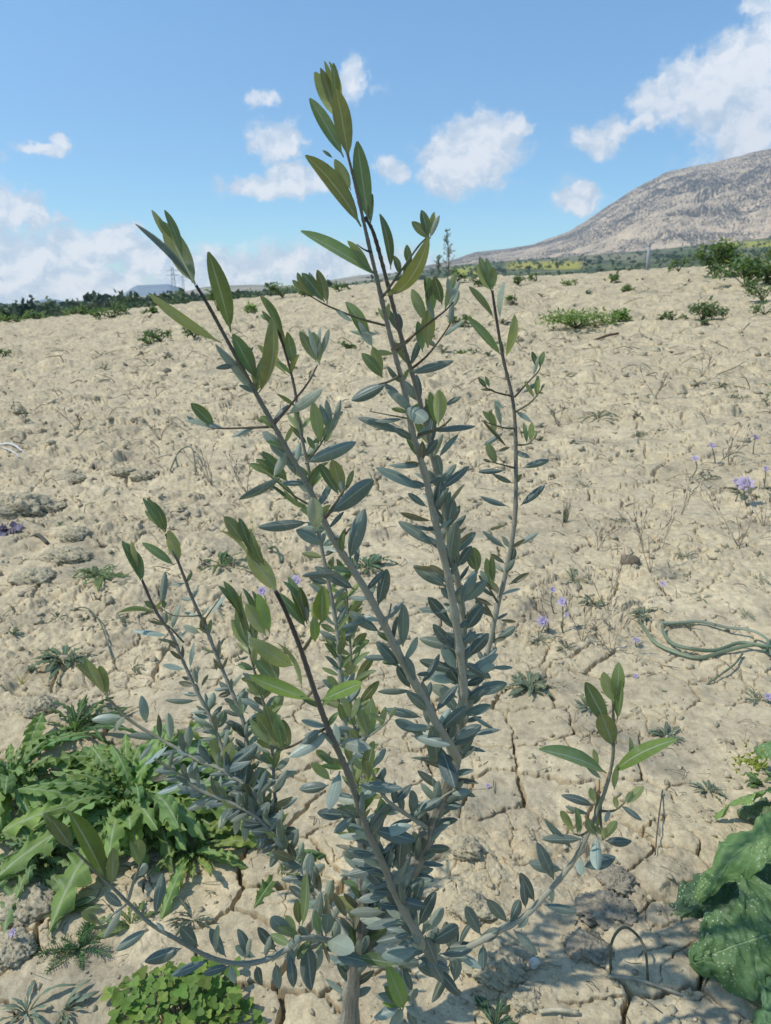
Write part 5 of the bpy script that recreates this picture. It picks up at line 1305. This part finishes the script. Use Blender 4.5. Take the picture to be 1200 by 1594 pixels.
# crumbs of soil and bits of straw everywhere: uncountable
r = np.random.RandomState(5)
def scatter(n, r0, r1, amax=36):
    R = r0 * (r1 / r0) ** r.rand(n); a = np.radians((r.rand(n) * 2 - 1) * amax)
    return np.sin(a) * R, np.cos(a) * R
ico = []
t = (1 + 5 ** .5) / 2
IV = np.array([(-1, t, 0), (1, t, 0), (-1, -t, 0), (1, -t, 0), (0, -1, t), (0, 1, t), (0, -1, -t), (0, 1, -t), (t, 0, -1), (t, 0, 1), (-t, 0, -1), (-t, 0, 1)]) / 1.9
IF = [(0, 11, 5), (0, 5, 1), (0, 1, 7), (0, 7, 10), (0, 10, 11), (1, 5, 9), (5, 11, 4), (11, 10, 2), (10, 7, 6), (7, 1, 8), (3, 9, 4), (3, 4, 2), (3, 2, 6), (3, 6, 8), (3, 8, 9), (4, 9, 5), (2, 4, 11), (6, 2, 10), (8, 6, 7), (9, 8, 1)]
def crumbs(name, n, r0, r1, smin, smax, cols):
    x, y = scatter(n, r0, r1)
    pt = fbm(x * 1.6 + 5, y * 1.6, 21, 3) + .35 * r.randn(n)
    keep = pt > -0.05; x, y = x[keep], y[keep]; n = len(x)
    z = zbase(x, y) + micro(x, y); R = np.hypot(x, y)
    s = (smin * (smax / smin) ** (r.rand(n) ** 1.8)) * np.clip(R / 1.2, .7, 5)
    v = IV[None] * (1 + .38 * r.randn(n, 12, 1)) * s[:, None, None] * (np.array([1, 1, .7]) * (1 + .3 * r.rand(n, 1, 3)))
    v = v + np.stack([x, y, z + s * .15], 1)[:, None]
    v = v.reshape(-1, 3)
    f = (np.array(IF)[None] + (np.arange(n) * 12)[:, None, None]).reshape(-1, 3)
    m = bpy.data.meshes.new(name); m.from_pydata(v.tolist(), [], f.tolist())
    m.polygons.foreach_set('use_smooth', [True] * len(f))
    at = m.color_attributes.new('Col', 'FLOAT_COLOR', 'POINT')
    ci = r.randint(0, len(cols), n); c = np.array(cols)[ci] * (0.8 + .4 * r.rand(n, 1))
    cc = np.ones((n * 12, 4), np.float32); cc[:, :3] = np.repeat(c, 12, 0); at.data.foreach_set('color', cc.ravel())
    m.materials.append(M_CLOD)
    o = bpy.data.objects.new(name, m); COL.objects.link(o)
    return tag(o, kind='stuff')
crumbs('soil_crumbs', 8000, .55, 6, .0010, .0062, [(0.47, .40, .26), (0.43, .37, .25), (0.38, .33, .22)])
mb = MB(); rr_ = random.Random(9)
xs, ys = scatter(1500, .6, 10); zs = zbase(xs, ys) + micro(xs, ys)
for x, y, z in zip(xs, ys, zs):
    R = math.hypot(x, y); k = max(.7, min(5, R / 1.2)); a = rr_.uniform(0, 6.28); L = rr_.uniform(.008, .035) * k
    d = Vector((math.cos(a), math.sin(a), rr_.uniform(-.05, .5))); q = Vector((x, y, z + .001))
    b2 = q + d * L * .5 + Vector((rr_.uniform(-.3, .3), rr_.uniform(-.3, .3), rr_.uniform(0, .3))) * L; e = q + d * L
    w_ = .00045 * k * rr_.uniform(.7, 1.8); c = rr_.choice([(0.20, .17, .12), (0.12, .10, .075), (0.34, .29, .19), (0.11, .12, .07)])
    tube(mb, [(*q, w_), (*b2, w_), (*e, w_ * .6)], lambda t: c, 3, n=2)
tag(mb.build('plant_litter', M_PLAIN), kind='stuff')
# scattered seedlings too small and many to tell apart
mb = MB()
xs, ys = scatter(420, 1.3, 12.5); zs = zbase(xs, ys) + micro(xs, ys)
pm = fbm(xs * .9, ys * .9, 77, 2)
for i, (x, y, z) in enumerate(zip(xs, ys, zs)):
    if pm[i] < -.05: continue
    R = math.hypot(x, y); k = max(1, min(4.0, R / 1.6)); c = rr_.choice([(0.10, .12, .065), (0.08, .10, .05), (0.13, .125, .085), (0.12, .10, .07), (0.09, .13, .05)])
    L0 = rr_.uniform(.006, .019) * k
    for j in range(rr_.randint(5, 10)):
        a = rr_.uniform(0, 6.28); e = rr_.uniform(.05, .9); d = Vector((math.cos(a), math.sin(a), e)).normalized(); L = L0 * rr_.uniform(.6, 1.3)
        q = Vector((x, y, z)); leaf(mb, q, q + d * L, L * .28, Vector((0, 0, 1)), c, c, bend=.1, fold=.2, segs=4, prof='olive', across=2, seed=j)
tag(mb.build('seedlings', M_SILV), kind='stuff')
# ---------------------------------------------------------------- plants at the edge of the field
def bush(u, v, wpx, hpx, n, label, seed, c=(0.05, 0.095, 0.03), name='shrub', leafpx=7, flowers=0, cat='shrub', group=None, lobes=5, flat=.6, asp=.45):
    """a leafy clump: stems rising from the root, each carrying leaves through the crown"""
    r = random.Random(seed); p = gp(u, v); m = (p - CAM).dot(FW) / FPX
    root = empty(name, p, label, cat, group)
    ms, ml, mf = MB(), MB(), MB()
    Wd, Hd = wpx * .5 * m, hpx * m
    blobs = []
    for i in range(max(3, int(wpx / 9))):
        a = r.uniform(0, 6.28); q = math.sqrt(r.random()) * .8
        c0 = p + Vector((math.cos(a) * q * Wd, math.sin(a) * q * Wd * flat, Hd * r.uniform(.3, .85) * (1 - .5 * q * q)))
        blobs.append((c0, Wd * r.uniform(.22, .42), Hd * r.uniform(.2, .36)))
        mid = (p + c0) * .5 + Vector((0, 0, Hd * .1))
        tube(ms, [(*p, m * 1.1), (*mid, m * .8), (*c0, m * .5)], lambda t: (0.12, 0.13, 0.06), 4, n=2)
    for i in range(n):
        c0, bw, bh = r.choice(blobs)
        d = Vector((r.gauss(0, 1), r.gauss(0, 1), r.gauss(0, 1))).normalized() * r.random() ** .4
        q = c0 + Vector((d.x * bw, d.y * bw, d.z * bh))
        q.z = max(q.z, float(zbase(q.x, q.y)) + m)
        f = r.uniform(.6, 1.5); hu = r.uniform(-.1, .35)
        L = leafpx * m * r.uniform(.6, 1.4)
        dd = Vector((r.gauss(0, 1), r.gauss(0, 1), r.gauss(.3, .7))).normalized()
        leaf(ml, q, q + dd * L, L * asp, Vector((r.gauss(0, .6), r.gauss(0, .6), 1)), (c[0] * f * (1 + hu), c[1] * f, c[2] * f), (c[0] * 1.7, c[1] * 1.5, c[2] * 1.8), bend=.12, fold=.2, segs=4, prof='round', across=2, seed=i)
    for i in range(flowers):
        c0, bw, bh = r.choice(blobs)
        d = Vector((r.gauss(0, .5), r.gauss(0, .5), abs(r.gauss(0, 1)) + .5)).normalized()
        q = c0 + Vector((d.x * bw * 1.1, d.y * bw * 1.1, d.z * bh * 1.3))
        for k in range(4):
            a = k * 1.57; leaf(mf, q, q + Vector((math.cos(a), math.sin(a) - .3, .5)).normalized() * 2.4 * m, 2.2 * m, Vector((0, -.4, 1)), (0.55, 0.50, 0.04), (0.5, .45, .04), segs=3, prof='round', across=2)
    ms.build('stems', M_PLAIN, root); ml.build('leaves', M_WEED, root)
    if flowers: mf.build('flowers', M_WEED, root)
GB = 'shrubby weeds along the far edge of the field'
bush(1112, 432, 78, 60, 620, 'tall leafy shrub with yellow flowers at right, left half of the big pair', 1, (0.08, 0.145, 0.045), flowers=34, group=GB, leafpx=8)
bush(1160, 446, 100, 52, 700, 'lower bushy shrub in front of the yellow-flowered one at right', 2, (0.08, 0.14, 0.05), flowers=14, group=GB, leafpx=9)
bush(1200, 425, 60, 40, 240, 'shrub cut by the right edge beside the big pair', 3, (0.08, 0.14, 0.05), flowers=8, group=GB)
for i, (u, v, wd, h, n, lab) in enumerate([
 (1056, 423, 30, 26, 120, 'small upright shrub just left of the big pair'), (950, 441, 34, 16, 110, 'round green weed on the skyline left of the grey post'),
 (968, 456, 36, 14, 100, 'low weed just in front of the round skyline one'), (884, 444, 26, 12, 70, 'small tuft on the skyline above the bright green patch'),
 (806, 446, 36, 14, 100, 'low dark tuft right of the slender olive tip'), (835, 440, 30, 10, 70, 'low tuft on the skyline right of the slender olive tip'), (745, 446, 40, 16, 120, 'dark tuft on the skyline behind the slender olive tip'),
 (712, 440, 34, 20, 120, 'leafy tuft under the wispy sapling'), (720, 506, 54, 22, 120, 'green tuft behind the right side shoots of the main stem'), (800, 476, 36, 12, 80, 'small green tuft right of the slender olive tip'),
 (895, 514, 140, 32, 800, 'wide bright green patch of weeds right of the slender stem'), (962, 503, 60, 20, 240, 'low weed joining the wide bright green patch'),
 (1092, 499, 84, 34, 420, 'spreading dark green weed in the right middle distance'), (1048, 498, 40, 16, 90, 'low weed left of the spreading dark green one'), (1186, 472, 70, 36, 320, 'leafy weed at the right edge, middle distance'),
 (1190, 490, 50, 22, 120, 'second leafy weed at the right edge below the first'), (1100, 508, 20, 8, 40, 'tiny tuft right of the spreading dark green weed'),
 (250, 532, 50, 20, 170, 'dark green tuft left of the left olive stem'), (303, 532, 46, 22, 150, 'dark green tuft touching the leaf of the left stem'), (232, 538, 40, 8, 60, 'flat pale tuft beside the dark green one at left'),
 (172, 496, 60, 22, 220, 'bushy weed on the left skyline'), (120, 492, 60, 16, 160, 'low shrub left of the bushy skyline weed'), (60, 498, 60, 16, 150, 'low shrub near the left edge of the skyline'), (10, 504, 50, 16, 130, 'low shrub cut by the left edge'),
 (340, 486, 46, 36, 220, 'leafy shrub behind the left stem leaves'), (385, 488, 40, 20, 120, 'yellow-green shrub right of the left stem'), (440, 466, 50, 22, 170, 'low shrub on the skyline between left and main stems'), (475, 462, 40, 16, 120, 'small shrub on the skyline near the main stem'),
 (540, 552, 40, 12, 80, 'flat green tuft beside the main stem'), (530, 455, 40, 14, 90, 'low shrub on the skyline close to the main stem'), (8, 560, 26, 14, 50, 'dark tuft at the left edge of the clay'),
 (730, 552, 40, 8, 50, 'faint flat tuft behind the main stem side shoots'), (235, 490, 40, 12, 90, 'low shrub right of the bushy skyline weed')]):
    cc = (0.12, 0.21, 0.045) if ('bright' in lab or 'yellow-green' in lab) else ((0.07, 0.125, 0.04) if 'dark' in lab else (0.085, 0.145, 0.045))
    bush(u, v, wd, h, n, lab, 20 + i, cc, 'low_shrub', 6 if v > 480 else 5, 0, 'shrub', GB)

# wispy young trees on the skyline
def wispy(u, v, hpx, label, seed):
    r = random.Random(seed); p = gp(u, v); m = (p - CAM).dot(FW) / FPX
    root = empty('wispy_sapling', p, label, 'sapling', 'wispy saplings on the skyline')
    ms, ml = MB(), MB(); hh = hpx * m
    top = p + Vector((r.uniform(-.06, .06) * hh, 0, hh))
    tube(ms, [(*p, 1.5 * m), (*((p + top) * .5 + Vector((.03 * hh, 0, 0))), 1.0 * m), (*top, .4 * m)], lambda t: (0.14, 0.14, 0.11), 5)
    for i in range(34):
        t = r.uniform(.2, .97); b = p + (top - p) * t
        a = r.uniform(0, 6.28); L = hh * .22 * (1.15 - t) * r.uniform(.6, 1.3)
        d = Vector((math.cos(a), math.sin(a), r.uniform(.5, 1.4))).normalized()
        tube(ms, [(*b, .5 * m), (*(b + d * L), .2 * m)], lambda t: (0.16, 0.16, 0.12), 3, n=1)
        for k in range(7):
            q = b + d * L * r.uniform(.2, 1.1); dd = Vector((r.gauss(0, 1), r.gauss(0, 1), r.gauss(.5, .6))).normalized()
            l = 4.2 * m * r.uniform(.6, 1.2)
            leaf(ml, q, q + dd * l, l * .26, Vector((r.gauss(0, 1), -1, .5)), (0.19, 0.23, 0.17), (0.2, .23, .18), segs=3, prof='olive', across=2, seed=k)
    ms.build('trunk', M_PLAIN, root); ml.build('foliage', M_SILV, root)
wispy(697, 432, 84, 'taller wispy grey sapling on the skyline right of the main stem', 1)
wispy(680, 432, 46, 'shorter wispy sapling just left of the taller one', 2)

# grey post, and the lattice pylon far off at left
p = gp(1007, 421); m = (p - CAM).dot(FW) / FPX
root = empty('grey_post', p, 'thin grey post on the skyline left of the big shrubs', 'post')
mb = MB(); tube(mb, [(p.x, p.y, p.z - .05, 2.6 * m), (p.x, p.y, p.z + 36 * m, 2.4 * m)], lambda t: (0.32, .33, .34), 8, n=1); mb.build('shaft', M_PLAIN, root)
mb = MB(); tube(mb, [(p.x, p.y, p.z + 36 * m, 3.2 * m), (p.x, p.y, p.z + 37.5 * m, 3.0 * m)], lambda t: (0.36, .37, .38), 8, n=1); mb.build('cap', M_PLAIN, root)
def far_at(u, R):
    d = ray(u, 430); a = math.atan2(d.x, d.y)
    x, y = math.sin(a) * R, math.cos(a) * R
    return Vector((x, y, float(zbase(x, y))))
for (u, R, hm, lab) in ((269, 520, 24, 'lattice pylon far off at left behind the left stem leaves'), (284, 900, 26, 'second, fainter pylon just right of the first')):
    p = far_at(u, R); root = empty('lattice_pylon', p, lab, 'pylon', 'lattice pylons at left')
    mb = MB(); ca = lambda t: (0.42, .45, .48)
    W0, W1 = 2.2, .5
    N = 8
    def cor(k, t): 
        w_ = W0 + (W1 - W0) * t ** .8; sgn = [(-1, -1), (1, -1), (1, 1), (-1, 1)][k]
        return (p.x + sgn[0] * w_, p.y + sgn[1] * w_, p.z + hm * t)
    for k in range(4):
        tube(mb, [(*cor(k, t / N), .08) for t in range(N + 1)], ca, 4, n=1)
        for t in range(N):
            a, b = cor(k, t / N), cor((k + 1) % 4, (t + 1) / N); tube(mb, [(*a, .05), (*b, .05)], ca, 3, n=1)
            a, b = cor((k + 1) % 4, t / N), cor(k, (t + 1) / N); tube(mb, [(*a, .05), (*b, .05)], ca, 3, n=1)
    mb.build('lattice_tower', M_PLAIN, root)
    for j, t in enumerate((.78, .90)):
        mb = MB(); z = p.z + hm * t
        for sg in (-1, 1):
            tube(mb, [(p.x, p.y, z + .8, .12), (p.x + sg * 4.5, p.y, z, .08)], ca, 4, n=1); tube(mb, [(p.x, p.y, z, .12), (p.x + sg * 4.5, p.y, z, .08)], ca, 4, n=1)
        mb.build('cross_arm', M_PLAIN, root)

# far groves beyond the field: a mass of small trees
r = np.random.RandomState(11)
def grove(name, bands, cols):
    Vs, Cs, nq = [], [], 0
    for (u0, u1, R0, R1, n, h0, h1) in bands:
        for i in range(n):
            u = r.uniform(u0, u1); R = R0 * (R1 / R0) ** r.rand(); d = ray(u, 430); a = math.atan2(d.x, d.y)
            x, y = math.sin(a) * R, math.cos(a) * R
            h = r.uniform(h0, h1); w_ = h * r.uniform(.45, .8)
            z = float(zbase(x, y)); k = int(min(150, 40 + 6000 / R))
            bc = r.randn(5, 3) * [w_ * .45, w_ * .45, h * .16] + [0, 0, h * .55]
            c = bc[r.randint(0, 5, k)] + r.randn(k, 3) * [w_ * .24, w_ * .24, h * .13]
            c[:, 2] = np.abs(c[:, 2]); c += [x, y, z]
            s = w_ * .17 * (.6 + r.rand(k, 1)) * (1 if R < 150 else 1.35)
            t1 = r.randn(k, 3); t1 /= np.linalg.norm(t1, axis=1, keepdims=True); t2 = np.cross(t1, r.randn(k, 3)); t2 /= np.linalg.norm(t2, axis=1, keepdims=True)
            q = np.stack([c - t1 * s, c - t2 * s * .6, c + t1 * s, c + t2 * s * .6], 1)
            Vs.append(q.reshape(-1, 3)); col = np.array(cols[r.randint(len(cols))]) * (.75 + .5 * r.rand())
            Cs.append(np.repeat(col[None] * (.7 + .6 * r.rand(k, 1)), 4, 0)); nq += k
    V = np.concatenate(Vs).astype(np.float32); Cc = np.ones((len(V), 4), np.float32); Cc[:, :3] = np.concatenate(Cs)
    me = bpy.data.meshes.new(name); me.vertices.add(len(V)); me.vertices.foreach_set('co', V.ravel())
    me.loops.add(len(V)); me.loops.foreach_set('vertex_index', np.arange(len(V), dtype=np.int32))
    me.polygons.add(nq); me.polygons.foreach_set('loop_start', np.arange(0, len(V), 4, dtype=np.int32)); me.update(calc_edges=True)
    for nm in ('Col', 'Col2'):
        at = me.color_attributes.new(nm, 'FLOAT_COLOR', 'POINT'); at.data.foreach_set('color', Cc.ravel())
    uvl = me.uv_layers.new(name='UVMap')
    me.materials.append(M_FAR); o = bpy.data.objects.new(name, me); COL.objects.link(o)
    return tag(o, kind='stuff')
M_FAR, qf = newmat('far_foliage')
bb = principled(qf, attr(qf, 'Col'), .8, .2); tt = qf.n('ShaderNodeBsdfTranslucent'); qf.put(tt.inputs[0], attr(qf, 'Col'))
mx = qf.n('ShaderNodeMixShader'); mx.inputs[0].default_value = .25; qf.nt.links.new(bb.outputs[0], mx.inputs[1]); qf.nt.links.new(tt.outputs[0], mx.inputs[2]); finish(qf, mx.outputs[0])
grove('far_grove', [(-500, 640, 50, 130, 420, .9, 2.0), (-500, 640, 130, 420, 900, 2.4, 5.0), (-500, 560, 420, 950, 600, 3, 6), (640, 1800, 50, 200, 160, 1.0, 2.4), (700, 1800, 200, 700, 480, 1.8, 4.0), (640, 1800, 700, 1400, 500, 3, 6)],
      [(0.11, 0.145, 0.075), (0.09, 0.125, 0.07), (0.14, 0.18, 0.08), (0.11, 0.13, 0.085), (0.17, 0.20, 0.09)])

# ---------------------------------------------------------------- air
hb = bpy.data.meshes.new('haze')
x0, x1, y0, y1, z0, z1 = -3450, 3450, -3450, 3450, -260, 760
hb.from_pydata([(x0, y0, z0), (x1, y0, z0), (x1, y1, z0), (x0, y1, z0), (x0, y0, z1), (x1, y0, z1), (x1, y1, z1), (x0, y1, z1)], [],
               [(0, 3, 2, 1), (4, 5, 6, 7), (0, 1, 5, 4), (1, 2, 6, 5), (2, 3, 7, 6), (3, 0, 4, 7)])
hm_, qh = newmat('haze_air')
vp = qh.n('ShaderNodeVolumePrincipled'); vp.inputs['Color'].default_value = (0.62, 0.80, 1.0, 1); vp.inputs['Density'].default_value = 0.00016; vp.inputs['Anisotropy'].default_value = 0.3
oo = qh.n('ShaderNodeOutputMaterial'); qh.nt.links.new(vp.outputs[0], oo.inputs[1])
hb.materials.append(hm_)
ho = bpy.data.objects.new('haze', hb); COL.objects.link(ho); tag(ho, kind='stuff')
